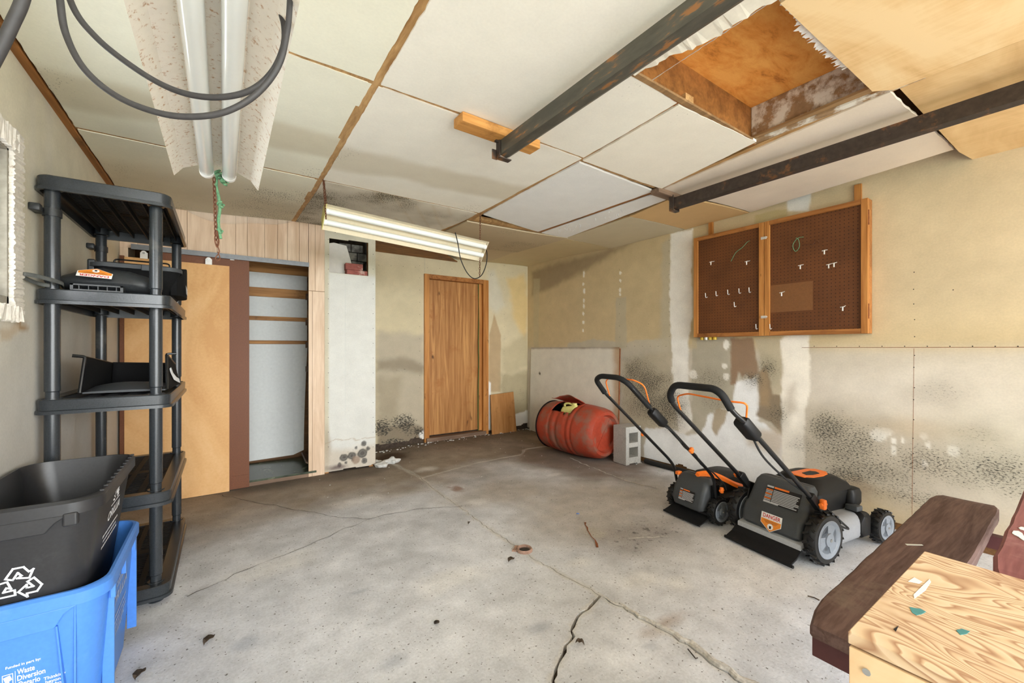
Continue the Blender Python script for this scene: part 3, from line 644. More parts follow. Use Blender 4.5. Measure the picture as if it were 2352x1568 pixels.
# chimney chase beside the back door, with a hole cut in its drywall
def cp(*px): return [(p[0]-0.795, p[2]) for p in (at(u, v, 'y', YP) for u, v in px)]
def chase_paint(P):
    U, V = P.U, P.V; P.vary(6, 1.4, 0.06)
    P.mix(sstep(0.05, 0.02, U), sr(196,188,160), 0.8); P.mix(sstep(1.9, 1.97, V), sr(208,204,184))
    P.mix(sstep(0.28, 0.18, V + fbm(U,V,7,8)*0.08), sr(196,184,166), 0.75)
    P.mix(np.exp(-((V-0.30-fbm(U,V,17,9)*0.12)/0.006)**2), sr(160,132,92), 0.5)
    P.mix(emask(U,V,0.02,0.3,0.05,0.3,soft=0.9,rag=0.4,seed=3,sc=8), sr(160,146,126), 0.6)
    for i, (u, v, r) in enumerate(((835,1018,.028),(818,1028,.022),(790,1050,.04),(808,1045,.045),(832,1040,.05),(845,1030,.02),(780,1068,.025),(836,1058,.03),(810,1055,.02),(795,1062,.02))):
        (a, b), = cp((u, v)); d = np.hypot(U-a, (V-b)) + fbm(U,V,40+i,16)*0.03; P.mix(1-sstep(r*0.7, r, d), sr(40,40,40), 0.85); P.mix(np.exp(-((d-r*0.45)/0.006)**2), sr(150,146,140), 0.4)
    (a, b), = cp((818,1056)); P.mix(emask(U,V,a,b,.05,.05,soft=.4,rag=.2,seed=52,sc=15), sr(150,128,110), .8)
    P.mix(emask(U,V,0.1,0.05,0.15,0.05,soft=.8,rag=.4,seed=53,sc=12), sr(84,66,66), .8)
    P.mould(emask(U,V,0.25,0.12,0.3,0.18,soft=.9,seed=8,sc=6)*0.45); P.mould(emask(U,V,0.3,0.6,0.3,0.4,soft=.9,seed=9,sc=6)*0.25)
hx0, hx1, hz0, hz1 = 0.838-0.795, 1.205-0.795, 1.935, 2.262
hole_c = lambda U, V: ((U > hx0) & (U < hx1) & (V > hz0 - 0.0*U) & (V < hz1 + 0.008*U)) | (V < 0.02 + 0.06*np.clip(fbm(U, V*0, 39, 9), 0, 1))
wall_chase = grid_wall('wall_chase', (0.795, YP, 0), (1,0,0), (0,0,1), 0.48, 2.42, 0.008, sr(214,214,208), chase_paint, 'wall_paint', cut=hole_c, thick=(0,0.012,0))
mkobj('side_sheet', B().box((1.262, YP+0.013, 0.02), (1.275, YB, 2.42)), 'white_board', wall_chase)
mkobj('stud', B().box((0.80, YP+0.013, 0), (0.833, YP+0.1, 2.42)), 'rail_wood', wall_chase); mkobj('stud', B().box((1.215, YP+0.013, 0), (1.255, YP+0.1, 2.42)), 'rail_wood', wall_chase)
mkobj('cavity_back', B().box((0.80, YP+0.33, 0), (1.262, YP+0.36, 2.42)), 'dirt', wall_chase)
mkobj('sill', B().box((0.83, YP+0.013, 1.90), (1.215, YP+0.3, 1.934)), 'rail_wood', wall_chase)
nl = []
for x in (754, 857):
    for y in range(550, 1060, 34): nl.append(tuple(at(x, y, 'y', YP)))
nl += [tuple(at(x, 531+(x-750)*0.14, 'y', YP)) for x in range(770, 860, 24)]
dots_part(wall_chase, nl, nrm='y'); seam(wall_chase, (0.98, YP-0.0005, 0.5), (0.98, YP-0.0005, 1.92), 0.001, 'white_board')
for i in range(4):
    for j in range(2):
        rbox_b = B().box((1.02+j*0.12-(i % 2)*0.06, YP+0.16, 1.935+i*0.085), (1.132+j*0.12-(i % 2)*0.06, YP+0.31, 2.012+i*0.085)); mkobj('chimney_brick', rbox_b, 'chimney_block', wall_chase, bevel=0.004)
# left wall with the window
def lw(*px): return [(p[1]-WS, p[2]) for p in (at(u, v, 'x', XL) for u, v in px)]
WY0, WY1, WZ0, WZ1 = 1.35, 2.33, 1.36, 1.945
def left_paint(P):
    U, V = P.U, P.V; P.mix(sstep(1.9,1.0,V+fbm(U,V,2,1.5)*0.6), sr(190,187,180)); P.vary(5, 1.8, 0.25); P.vary(55, 6, 0.14)
    P.mix(sstep(0.9,0.5,V+fbm(U,V,3,1.6)*0.5), sr(180,178,174), 0.8)
    P.poly(lw((0,760),(45,740),(66,755),(40,768),(0,780)), sr(160,130,92), 0.9, rag=0.02, sc=14)
    P.poly(lw((0,740),(45,735),(42,770),(0,790)), sr(206,196,178), 0.6, rag=0.03)
    P.mix(np.exp(-((U-3.35)/0.05)**2), sr(208,202,190), 0.5); P.mix(np.exp(-((U-3.15)/0.03)**2), sr(208,202,190), 0.35)
    P.mould(np.full(U.shape, .12)); P.mould(emask(U,V,3.5,0.7,.8,.6,soft=.9,seed=4,sc=3)*.3)
wall_left = grid_wall('wall_left', (XL, WS, 0), (0,1,0), (0,0,1), 5.1-WS, 2.42, 0.02, sr(210,203,184), left_paint, 'wall_paint', cut=lambda U, V: (U > WY0-WS) & (U < WY1-WS) & (V > WZ0) & (V < WZ1), thick=(-0.012,0,0))
fr = B().box((XL-0.12, Y0, -0.1), (XL-0.014, WY0, 2.5)).box((XL-0.12, WY1, -0.1), (XL-0.014, 5.1, 2.5)).box((XL-0.12, WY0, -0.1), (XL-0.014, WY1, WZ0)).box((XL-0.12, WY0, WZ1), (XL-0.014, WY1, 2.5)); mkobj('framing', fr, 'grey_old_wood', wall_left); mkobj('front_sheet', B().box((XL-0.013, Y0, 0), (XL, WS, 2.42)), 'ceil_white', wall_left)
window = setting('window_1', (XL, (WY0+WY1)/2, WZ0)); bpy.context.view_layer.update()
def ragged_bar(a, b, amp, seed, mat, name, parent, n=130):       # strip of crumbling painted trim, uneven along its length
    r = random.Random(seed); a = Vector(a); b = Vector(b); ax = max(range(3), key=lambda i: abs(b[i]-a[i])); bl = B(); rings = []
    o = [i for i in range(3) if i != ax]
    for k in range(n+1):
        t = k/n; ring = []
        for s0, s1 in ((0,0),(1,0),(1,1),(0,1)):
            p = [0,0,0]; p[ax] = a[ax]+(b[ax]-a[ax])*t
            p[o[0]] = (a[o[0]], b[o[0]])[s0] + r.uniform(-amp, amp); p[o[1]] = (a[o[1]], b[o[1]])[s1] + r.uniform(-amp, amp); ring.append(tuple(p))
        rings.append(ring)
    bl.loft(rings); return mkobj(name, bl, mat, parent, world=True)
ragged_bar((XL-0.005, WY1-0.015, WZ0-0.05), (XL+0.014, WY1+0.075, WZ1+0.07), 0.004, 1, 'flaky_white', 'trim_board', window)
ragged_bar((XL-0.005, WY0-0.06, WZ1-0.01), (XL+0.014, WY1+0.03, WZ1+0.065), 0.004, 2, 'flaky_white', 'trim_board', window)
ragged_bar((XL-0.005, WY0-0.06, WZ0-0.06), (XL+0.016, WY1+0.05, WZ0-0.005), 0.006, 3, 'flaky_white', 'trim_board', window)
mkobj('jamb', B().box((XL-0.12, WY1-0.03, WZ0), (XL, WY1, WZ1)).box((XL-0.12, WY0, WZ1-0.02), (XL, WY1, WZ1)).box((XL-0.12, WY0, WZ0), (XL, WY1, WZ0+0.03)), 'grey_old_wood', window, world=True)
mkobj('sash', B().box((XL-0.06, WY1-0.075, WZ0+0.03), (XL-0.03, WY1-0.03, WZ1-0.02)).box((XL-0.06, WY0, WZ1-0.075), (XL-0.03, WY1-0.03, WZ1-0.02)).box((XL-0.06, WY0, WZ0+0.03), (XL-0.03, WY1-0.03, WZ0+0.075)), 'vinyl_white', window, world=True)
mkobj('pane', B().box((XL-0.048, WY0, WZ0+0.07), (XL-0.044, WY1-0.07, WZ1-0.07)), 'glass', window, world=True)
wood_trim = B()
# ------------------------------------------------------------------ panelled wall, closet and sliding doors
wall_pan = setting('wall_panelling')
edges = [-0.65, -0.545, -0.43, -0.33, -0.244, -0.045, 0.085, 0.17, 0.30, 0.40, 0.478, 0.575, 0.652]
def plank_mat(): return 'plank_pale'
def zpl(x): return 2.325 + 0.09*float(sstep(-0.2, 0.75, x))
for i, (a, b) in enumerate(zip(edges[:-1], edges[1:])):
    mkobj('plank', B().box((a+0.0012, YP-0.006, 2.00 if a > -0.57 else 1.97), (b-0.0012, YP, zpl(b)+0.06)), 'plank_pale', wall_pan, bevel=0.0012)
for z0, z1, sp in ((1.742, 2.45, (0.653, 0.71, 0.794)), (0.0, 1.738, (0.653, 0.685, 0.794))):
    for a, b in zip(sp[:-1], sp[1:]): mkobj('plank', B().box((a+0.001, YP-0.006, z0), (b-0.001, YP, z1)), 'plank_pale', wall_pan, bevel=0.0012)
mkobj('backing', B().box((XL, YP+0.001, 2.0), (0.652, YP+0.03, 2.45)).box((0.655, YP+0.001, 0), (0.793, YP+0.03, 2.45)), 'backing_wood', wall_pan)
mkobj('corner_strip', B().box((XL+0.002, YP-0.008, 0.0), (-0.60, YP, 1.97)), 'plank_pale', wall_pan, bevel=0.001)
# closet interior
YC = 4.98
wall_cl = setting('wall_closet')
cl = lambda u, v: at(u, v, 'y', YC)
zs = [(cl(640, 608)[2]+0.02, cl(640, 630)[2]), (cl(640, 664)[2], cl(640, 684)[2]), (cl(640, 728)[2], cl(640, 737)[2]), (cl(640, 782)[2], cl(640, 790)[2])]
top = zs[0][1]
for (a, b) in zs: mkobj('rail', B().box((-0.2, YC-0.05, b), (0.86, YC, a)), 'rail_wood', wall_cl, bevel=0.003)
wz = [(zs[1][0], zs[0][1]), (zs[2][0], zs[1][1]), (zs[3][0], zs[2][1])]
for a, b in wz: mkobj('panel', B().box((0.14, YC-0.025, a), (0.74, YC-0.002, b)), 'white_board', wall_cl)
bb = B(); n = 14; rings = []
for k in range(n+1):                                   # big lower sheet, its right edge and foot curling forward
    t = k/n; z = 0.09 + (zs[3][1]-0.09)*t; cur = 0.06*(1-t)**3; rings.append([(0.14, YC-0.03-cur*0.3, z-0.02*(1-t)), (0.60, YC-0.03-cur, z), (0.74-0.05*(1-t), YC-0.05-cur*1.6, z+0.05*(1-t)), (0.74-0.05*(1-t), YC-0.04-cur*1.6, z+0.05*(1-t)), (0.60, YC-0.02-cur, z), (0.14, YC-0.02-cur*0.3, z-0.02*(1-t))])
bb.loft(rings); mkobj('panel', bb, 'white_board', wall_cl)
mkobj('back', B().box((XL, YC, 0), (0.9, YC+0.04, 2.4)).box((0.80, YP+0.14, 0), (0.84, YC, 2.4)).box((XL, YP+0.03, 2.1), (0.84, YC, 2.14)), 'backing_wood', wall_cl)
mkobj('side_stud', B().box((0.755, YC-0.12, 0), (0.80, YC-0.052, 2.1)), 'backing_wood', wall_cl)
for z in (zs[1][1]+0.02, zs[2][1]-0.01, zs[3][1]-0.01, 0.98): mkobj('cleat', B().box((0.72, YC-0.12, z-0.03), (0.755, YC-0.05, z+0.03)), 'threshold_wood', wall_cl)
mkobj('closet_floor', B().box((0.05, YP-0.02, 0.035), (0.72, YC-0.06, 0.052)), 'wet_green_board', wall_cl, bevel=0.002)
mkobj('closet_kick', B().box((-0.1, YP-0.005, 0), (0.66, YP+0.03, 0.034)), 'threshold_wood', wall_cl)
m = Matrix.Translation((0.70, 4.6, 0.09)) @ Matrix.Rotation(-0.05, 4, 'Z') @ Matrix.Rotation(0.6, 4, 'Y')
mkobj('fallen_board', B().box((-0.055, -0.22, -0.008), (0.055, 0.22, 0.008), m), 'threshold_wood', wall_cl, bevel=0.002)
# doors and track
tr = setting('trim_1'); b = B()
for y0, y1, z0, z1 in ((YP-0.075, YP-0.070, 1.955, 1.985), (YP-0.075, YP-0.006, 1.985, 1.990), (YP-0.040, YP-0.036, 1.955, 1.985), (YP-0.079, YP-0.068, 1.950, 1.956)): b.box((-0.575, y0, z0), (0.648, y1, z1))
mkobj('door_track', b, 'rail_metal', tr)
d2 = setting('door_2', (-0.3, 4.232, 0))
mkobj('leaf', B().box((-0.612, 4.222, 0.005), (0.04, 4.240, 1.888)), 'slider_ply', d2, world=True, bevel=0.001)
mkobj('edge_strip', B().box((-0.638, 4.222, 0.005), (-0.613, 4.240, 1.895)), 'hardboard_brown', d2, world=True)
for x in (-0.50, -0.10):
    h = mkobj('hanger', B().box((x-0.022, 4.214, 1.885), (x+0.022, 4.222, 1.93)).lathe([(0.0,0),(0.018,0),(0.018,0.012),(0.0,0.012)], 14, 'y', (x, 4.206, 1.925)), 'sticker_white', d2, world=True); mkobj('wheel', B().lathe([(0.0,0),(0.008,0),(0.008,0.004),(0.0,0.004)], 10, 'y', (x, 4.201, 1.925)), 'bolt_steel', h)
    bpy.context.view_layer.update()
for ch in list(d2.children):
    for g in ch.children: g.matrix_parent_inverse = Matrix.Translation((0.3, -4.232, 0))
d3 = setting('door_3', (0, 4.256, 0))
mkobj('leaf', B().box((-0.47, 4.248, 0.008), (0.182, 4.266, 1.955)), 'hardboard_brown', d3, world=True, bevel=0.001)
mkobj('clip', B().box((0.045, 4.243, 1.945), (0.075, 4.248, 1.966)), 'sticker_white', d3, world=True)
mkobj('kick_strip', B().box((0.05, 4.244, 0.015), (0.18, 4.248, 0.12)), 'hardboard_brown', d3, world=True)
# sagging plastic sheet under the ceiling edge
pts = [(430,485),(470,497),(500,500),(530,512),(560,512),(600,518),(640,516),(690,505)]
b = B(); n = 24; T = []; L = []
for k in range(n+1):
    t = k/n; x = -0.24+0.82*t; z = zpl(x)-0.015; dp = 0.075*math.sin(math.pi*t)**0.8*(1+0.25*math.sin(9*t)); T.append((x, YP-0.008, z+0.03)); L.append((x, YP-0.016-0.012*math.sin(7*t)**2, z-dp))
b.add(T+L, [(i, i+1, n+2+i, n+1+i) for i in range(n)])
o = mkobj('plastic_sheet', b, 'poly_sheet', None, smooth=True, label='clear plastic sheet sagging along the top of the wood panelling', category='plastic sheet')
sm = o.modifiers.new('thick', 'SOLIDIFY'); sm.thickness = 0.0006

# ------------------------------------------------------------------ back door
d1 = setting('door_1', (2.49, YB, 0.04)); bpy.context.view_layer.update()
bpx = lambda u, v: at(u, v, 'y', YB-0.02)
fx0, fx1, fx2, fx3 = bpx(975,628)[0], bpx(986,640)[0], bpx(1110,655)[0], bpx(1122,645)[0]; fzt = bpx(1050,636)[2]
mkobj('jamb', B().box((fx0, YB-0.025, 0.03), (fx1, YB+0.06, fzt)), 'frame_wood', d1, world=True, bevel=0.003)
mkobj('jamb', B().box((fx2, YB-0.025, 0.03), (fx3, YB+0.06, fzt)), 'frame_wood', d1, world=True, bevel=0.003)
mkobj('head', B().box((fx1+0.001, YB-0.025, fzt-0.055), (fx2-0.001, YB+0.06, fzt)), 'cabinet_wood', d1, world=True, bevel=0.003)
mkobj('stop', B().box((fx2-0.045, YB+0.02, 0.09), (fx2-0.001, YB+0.05, fzt-0.056)), 'frame_wood', d1, world=True)
mkobj('leaf', B().box((fx1+0.002, YB+0.045, 0.10), (fx2-0.002, YB+0.08, fzt-0.056)), 'door_wood', d1, world=True, bevel=0.002)
mkobj('threshold', B().box((fx0+0.02, YB-0.05, 0.036), (fx3-0.05, YB+0.06, 0.085)), 'threshold_wood', d1, world=True, bevel=0.004)
gx = bpx(1103,660)[0]
b = B(); b.tube(smooth_path([(gx, YB+0.03, fzt-0.06), (gx+0.004, YB+0.025, 1.7), (gx-0.004, YB+0.02, 1.25), (gx, YB+0.02, 0.95), (gx-0.012, YB+0.015, 0.6), (gx-0.014, YB+0.01, 0.09)]), 0.006, 6)
mkobj('green_string', b, 'cord_green', None, smooth=True, label='thin green cord hanging straight down the right edge of the wooden door', category='cord')

# ------------------------------------------------------------------ ceiling
ceil = setting('ceiling')
mkobj('joist_deck', B().box((XL-0.1, Y0, ZC+0.105), (1.36, 5.1, ZC+0.13)).box((1.36, 1.16, ZC+0.105), (XR+0.1, 5.1, ZC+0.13)).box((2.42, Y0, ZC+0.105), (XR+0.1, 1.16, ZC+0.13)).box((1.36, Y0, ZC+0.105), (2.42, 0.45, ZC+0.13)), 'backing_wood', ceil)
mkobj('roof_board', B().box((XL-0.1, Y0-0.1, ZC+0.19), (XR+0.1, 5.1, ZC+0.22)), 'hardboard_orange', ceil)
def zc(x, y): return ZC + 0.035*float(sstep(2.3, 3.6, x)) + 0.05*float(sstep(3.1, 4.3, y))*float(sstep(-0.4, 0.7, x))
def cpanel(name, c4, base, paint, mat='ceiling_board', dz=0.0, th=0.012, step=0.02, rag=0.004, seed=1, parent=None):
    c4 = [np.array(p, float) for p in c4]; w = (np.hypot(*(c4[1]-c4[0])[:2])+np.hypot(*(c4[2]-c4[3])[:2]))/2; h = (np.hypot(*(c4[3]-c4[0])[:2])+np.hypot(*(c4[2]-c4[1])[:2]))/2
    def disp(U, V):
        s = U/w; t = V/h; X = np.zeros(U.shape+(3,))
        for wt, p in (((1-s)*(1-t), c4[0]), (s*(1-t), c4[1]), (s*t, c4[2]), ((1-s)*t, c4[3])): X[..., :2] += wt[..., None]*p[:2]
        ed = np.minimum(np.minimum(s, 1-s)*w, np.minimum(t, 1-t)*h) < 0.012
        X[..., 0] += fbm(U, V, seed, 22)*2*rag*ed; X[..., 1] += fbm(U, V, seed+9, 22)*2*rag*ed
        X[..., 2] = ZC + 0.035*sstep(2.3,3.6,X[...,0]) + 0.05*sstep(3.1,4.3,X[...,1])*sstep(-0.4,0.7,X[...,0]) + dz + fbm(U, V, seed+3, 1.5)*0.008
        return X
    return grid_wall(name, (0,0,0), (0,0,0), (0,0,0), w, h, step, base, paint, mat, parent=ceil, thick=(0,0,th), disp=disp)
cream = sr(242,238,226)
def plain(P): P.vary(3, 1.6, 0.08); P.mould(np.clip(fbm(P.U, P.V, 15, 1.6)*2.2, 0, 0.5)); P.mould(np.full(P.U.shape, .1))
def far_row(P):      # the row nearest the panelled wall carries most of the mould film
    U, V = P.U, P.V; P.vary(4, 1.5, 0.12); P.mix(sstep(0.1, 0.9, V + fbm(U,V,21,1.8)*0.6), sr(176,160,130), 0.5)
    P.mould(np.clip(0.3 + fbm(U, V, 22, 2.0)*1.6 + 0.2*V, 0, 0.8))
def far_dark(P):
    U, V = P.U, P.V; P.vary(4, 1.5, 0.12); k = np.clip(0.55 + fbm(U,V,31,2.2)*1.8 - 0.35*np.abs(U-0.45), 0, 1)
    P.mix(k, sr(128,116,90), 0.75); P.mould(np.clip(k*1.1, 0, 1))
    for i_ in range(7): P.mix(np.exp(-((U*0.9-V*0.55-0.18-0.13*i_+fbm(U,V,60+i_,4)*0.02)/0.012)**2)*(fbm(U,V,70+i_,3)>-0.05), sr(206,190,160), 0.35)
def streaky(P):      # damp bands running across the sheet
    U, V = P.U, P.V; P.vary(4, 1.5, 0.08)
    P.mix(sstep(-0.1, 0.35, np.sin((V+0.12*U)*9 + 0.5)*0.5 + fbm(U,V,23,2.5)*0.9)*sstep(0.35, 0.6, V), sr(196,182,152), 0.5); P.mould(sstep(0.35,0.7,V)*np.clip(0.25+fbm(U,V,24,2.5)*1.5, 0, .6))
def greyish(P): P.vary(5, 2.0, 0.08); P.mix(np.clip(fbm(P.U,P.V,25,1.5)*2+0.3, 0, 1), sr(204,190,172), 0.6); P.mould(np.clip(fbm(P.U, P.V, 16, 1.6)*2.0, 0, 0.5))
g = 0.006
xs = (XL+0.03, 0.525, 1.735); ys = (Y0, -0.66, 0.56, 1.775, 2.995, YP-0.002)
fn = {0: plain, 1: plain, 2: plain, 3: streaky, 4: far_row}
for i in range(2):
    for j in range(5):
        x0, x1 = xs[i]+(0.019 if i else g), xs[i+1]-(0.012 if i == 0 else g); y0, y1 = ys[j]+0.013, ys[j+1]-0.013
        if i == 1 and j == 2: c4 = [(x0,y0),(1.36,y0),(1.36,1.0),(1.70,1.12)]; c4 = [(x0,y0),(1.345,y0),(1.345,y1),(x0,y1)]
        else: c4 = [(x0,y0),(x1,y0),(x1,y1),(x0,y1)]
        if i == 1 and j < 2: c4 = [(x0,y0),(1.345,y0),(1.345,y1),(x0,y1)]
        cpanel('panel', c4, cream if i else sr(240,238,220), far_dark if (i, j) == (1, 4) else fn[j], seed=40+i*7+j, dz=-0.003*i + 0.002*j)
cpanel('panel', [(1.349,1.115),(1.69,1.135),(1.725,1.765),(1.349,1.765)], cream, plain, seed=61)
cpanel('panel', [(1.705,1.135),(2.35,1.10),(2.50,1.80),(1.745,1.79)], sr(242,236,222), plain, seed=62, dz=-0.003)
cpanel('panel', [(2.375,0.56),(3.46,0.535),(3.645,1.75),(2.53,1.82)], sr(236,222,204), greyish, seed=63)
cpanel('panel', [(1.745,1.82),(2.50,1.86),(2.46,3.13),(1.775,2.99)], sr(238,238,236), plain, seed=64, dz=-0.004)
cpanel('panel', [(2.555,1.88),(2.73,1.90),(2.86,3.18),(2.52,3.15)], sr(240,240,238), plain, seed=65, dz=-0.004)
cpanel('panel', [(2.74,1.84),(3.65,1.77),(3.65,2.36),(2.85,2.36)], sr(216,180,128), plain, 'ceiling_board', seed=66)
cpanel('panel', [(2.86,2.375),(3.655,2.375),(3.655,3.30),(2.88,3.22)], sr(204,192,164), plain, seed=67)
cpanel('panel', [(2.885,3.23),(3.655,3.31),(3.655,4.89),(2.95,4.89)], sr(206,190,152), plain, seed=68)
cpanel('panel', [(1.745,3.22),(2.88,3.17),(2.94,4.15),(1.78,4.28)], sr(200,184,154), far_row, seed=69, dz=-0.006)
cpanel('panel', [(1.9,4.29),(2.94,4.16),(2.95,4.89),(2.52,4.89)], sr(196,180,148), plain, seed=70)
o = mkobj('dark_ply_patch', B().prism([(1.28,4.31),(1.885,4.29),(2.51,4.89),(1.28,4.89)], (0,0,0.012), (0,0,2.325)), 'dark_fir', ceil) 
# new plywood round the hatch
b = B().prism([(1.46,Y0),(2.36,Y0),(2.36,0.545),(2.30,0.60),(1.47,0.615)], (0,0,0.012), (0,0,ZC-0.004)); mkobj('panel', b, 'birch_ply', ceil)
mkobj('panel', B().prism([(2.40,Y0),(3.66,Y0),(3.66,0.49),(3.46,0.515),(2.395,0.535)], (0,0,0.012), (0,0,ZC+0.012)), 'tan_ply', ceil)
# the hatch: joists, torn sheet edge
mkobj('joist', B().box((1.345, 1.125, ZC+0.004), (2.40, 1.163, ZC+0.19)), 'joist_wood', ceil, bevel=0.002)
mkobj('joist', B().box((2.345, 0.45, ZC+0.004), (2.385, 1.124, ZC+0.19)), 'flaky_joist', ceil, bevel=0.002)
mkobj('ledge', B().box((1.36, 1.10, ZC-0.002), (2.33, 1.124, ZC+0.008)), 'old_strip_wood', ceil)
mkobj('ledge', B().prism([(2.30,0.60),(2.345,0.57),(2.345,1.124),(2.325,1.124)], (0,0,0.012), (0,0,ZC+0.014)), 'old_strip_wood', ceil)
def torn(name, p0, p1, side, wid, seed, mat, n=60):      # strip of torn paper along a cut edge
    r = random.Random(seed); b = B(); A = []; C = []; p0, p1 = Vector(p0), Vector(p1); d = (p1-p0).normalized(); s = Vector(side)
    for k in range(n+1):
        p = p0.lerp(p1, k/n); A.append(tuple(p)); C.append(tuple(p + s*wid*r.uniform(0.25, 1.25) + Vector((0,0,-0.004*r.random()))))
    b.add(A+C, [(i, i+1, n+2+i, n+1+i) for i in range(n)]); o = mkobj(name, b, mat, ceil); sm = o.modifiers.new('t', 'SOLIDIFY'); sm.thickness = 0.001
torn('torn_paper', (1.44, 0.20, ZC+0.009), (1.47, 1.10, ZC+0.009), (1,0,0), 0.0, 1, 'sticker_white')
b = B()
rr = random.Random(9); A = []; C = []
for k in range(61):
    y = 0.0 + 1.115*k/60; A.append((1.346, y, ZC+0.002)); C.append((1.44 - 0.07*sstep(0.8,1.1,y) + rr.uniform(-0.012, 0.012), y+rr.uniform(-.004,.004), ZC+0.001-rr.random()*0.004))
b.add(A+C, [(i, i+1, 62+i, 61+i) for i in range(60)]); o = mkobj('torn_sheet', b, 'ceil_white', ceil); o.modifiers.new('t', 'SOLIDIFY').thickness = 0.003
torn('torn_paper', (1.62, 0.612, ZC+0.012), (2.05, 0.602, ZC+0.012), (0,1,0), 0.032, 3, 'sticker_white')
torn('torn_paper', (1.47, 0.613, ZC+0.012), (1.62, 0.61, ZC+0.012), (0,1,0), 0.012, 4, 'sticker_white', 20)
for i in range(26):      # splinters of torn facing under the white strip
    r = random.Random(200+i); x, y = 2.62+r.uniform(-.08,.12), 2.15+r.random()*0.85 if i > 9 else 2.75+r.random()*0.2
    z = zc(x, y)-0.006; l = r.uniform(.02,.06); dx, dy = r.uniform(-.02,.02), r.uniform(-.03,.03)
    mkobj('splinter', B().prism([(0,-0.003),(1,-0.001),(1,0.001),(0,0.003)], (0.001,0.001,0.001), (x,y,z), (dx,dy,-l*0.6), (0,1,0)), 'vinyl_white', ceil)
for a, b2, w, zz in (((0.53,Y0),(0.53,3.0),0.03,0), ((0.53,3.0),(0.545,4.29),0.035,1), ((1.735,1.1),(1.74,3.0),0.03,0), ((1.74,3.0),(1.76,4.2),0.04,1), ((XL,-0.66),(1.4,-0.66),0.03,0), ((XL,0.56),(1.4,0.56),0.03,0), ((XL,1.775),(2.7,1.81),0.04,0), ((XL,2.995),(1.74,2.995),0.03,0), ((2.36,0.5),(2.53,1.82),0.03,0), ((1.74,3.19),(2.9,3.16),0.04,0), ((2.9,1.9),(2.9,4.9),0.05,2)):
    d_ = Vector((b2[0]-a[0], b2[1]-a[1])).normalized(); nn = Vector((-d_.y, d_.x))*w; za, zb_ = zc(*a)+0.016, zc(*b2)+0.016
    ring = lambda p, z: [(p[0]+nn.x, p[1]+nn.y, z), (p[0]-nn.x, p[1]-nn.y, z), (p[0]-nn.x, p[1]-nn.y, z+0.03), (p[0]+nn.x, p[1]+nn.y, z+0.03)]
    mkobj('lath', B().loft([ring((a[0]+(b2[0]-a[0])*q/16, a[1]+(b2[1]-a[1])*q/16), zc(a[0]+(b2[0]-a[0])*q/16, a[1]+(b2[1]-a[1])*q/16)+0.007+(0.003 if abs(d_.x) > 0.7 else 0)) for q in range(17)]), 'lath_wood', ceil)
# strips of wood showing along the ceiling edges
mkobj('edge_strip', B().box((XL, Y0, ZC-0.004), (XL+0.028, YP-0.01, ZC+0.02)), 'joist_wood', ceil)
mkobj('gap_strip', B().prism([(2.505,1.86),(2.55,1.87),(2.515,3.14),(2.465,3.12)], (0,0,0.01), (0,0,ZC+0.006)), 'joist_wood', ceil)
# ------------------------------------------------------------------ shelving unit
T = thing('shelving_unit', 'five-tier black plastic shelving unit with round posts against the left wall', 'shelf', (-0.43, 3.01, 0))
posts = [(-0.60, 2.575), (-0.265, 2.60), (-0.60, 3.44), (-0.25, 3.455)]
tiers = [0.095, 0.53, 0.985, 1.45, 1.925]
sx0, sx1, sy0, sy1 = -0.645, -0.205, 2.53, 3.50; scx, scy = (sx0+sx1)/2, (sy0+sy1)/2
for ti, zt in enumerate(tiers):
    b = B(); w, h = sx1-sx0, sy1-sy0; rings = []
    # skirt: outer wall with a flared lower lip, inner wall, frame ring of the deck
    for ins, z in ((0.004, zt), (0.0, zt-0.004), (0.002, zt-0.045), (-0.006, zt-0.048), (-0.006, zt-0.062), (0.008, zt-0.062), (0.010, zt-0.012), (0.05, zt-0.012), (0.05, zt)):
        rings.append([(scx+p[0], scy+p[1], z) for p in rrect(w-2*ins, h-2*ins, max(0.05-ins, 0.012), 5)])
    b.loft(rings, close=True); sh = mkobj('shelf', b, 'shelf_plastic', T, smooth=True, world=True)
    deck = B()
    nb = 5
    for k in range(nb+1):                        # long ribs
        x = sx0+0.045+(sx1-sx0-0.09)*k/nb; deck.box((x-0.012, sy0+0.04, zt-0.014), (x+0.012, sy1-0.04, zt-0.001)); deck.box((x-0.003, sy0+0.02, zt-0.040), (x+0.003, sy1-0.02, zt-0.012))
    ns = 38
    for k in range(ns+1):                        # slats
        y = sy0+0.045+(sy1-sy0-0.09)*k/ns; deck.box((sx0+0.04, y-0.0045, zt-0.013), (sx1-0.04, y+0.0045, zt-0.003))
    for k in (0.5,): deck.box((sx0+0.04, scy-0.03, zt-0.013), (sx1-0.04, scy+0.03, zt-0.002))
    d = mkobj('slatted_deck', deck, 'deck_black', T, world=True); d['kind'] = 'stuff'
    for p in posts:
        mkobj('socket', B().lathe([(0.030,zt-0.05),(0.032,zt-0.05),(0.032,zt+0.003),(0.0,zt+0.003)], 20, 'z', (p[0], p[1], 0)), 'shelf_plastic', T, smooth=True, world=True)
for p in posts:
    zz = [0.02] + tiers
    for a, b2 in zip(tiers[:-1], tiers[1:]):
        mkobj('post', B().lathe([(0.0, a), (0.0215, a), (0.0215, a+0.03), (0.025, a+0.034), (0.025, b2-0.055), (0.0, b2-0.055)], 24, 'z', (p[0], p[1], 0)), 'shelf_plastic', T, smooth=True, world=True)
    mkobj('foot', B().lathe([(0.0, 0.003), (0.030, 0.003), (0.030, 0.007), (0.020, 0.012), (0.020, 0.045), (0.0, 0.045)], 20, 'z', (p[0], p[1], 0)), 'shelf_plastic', T, smooth=True, world=True)
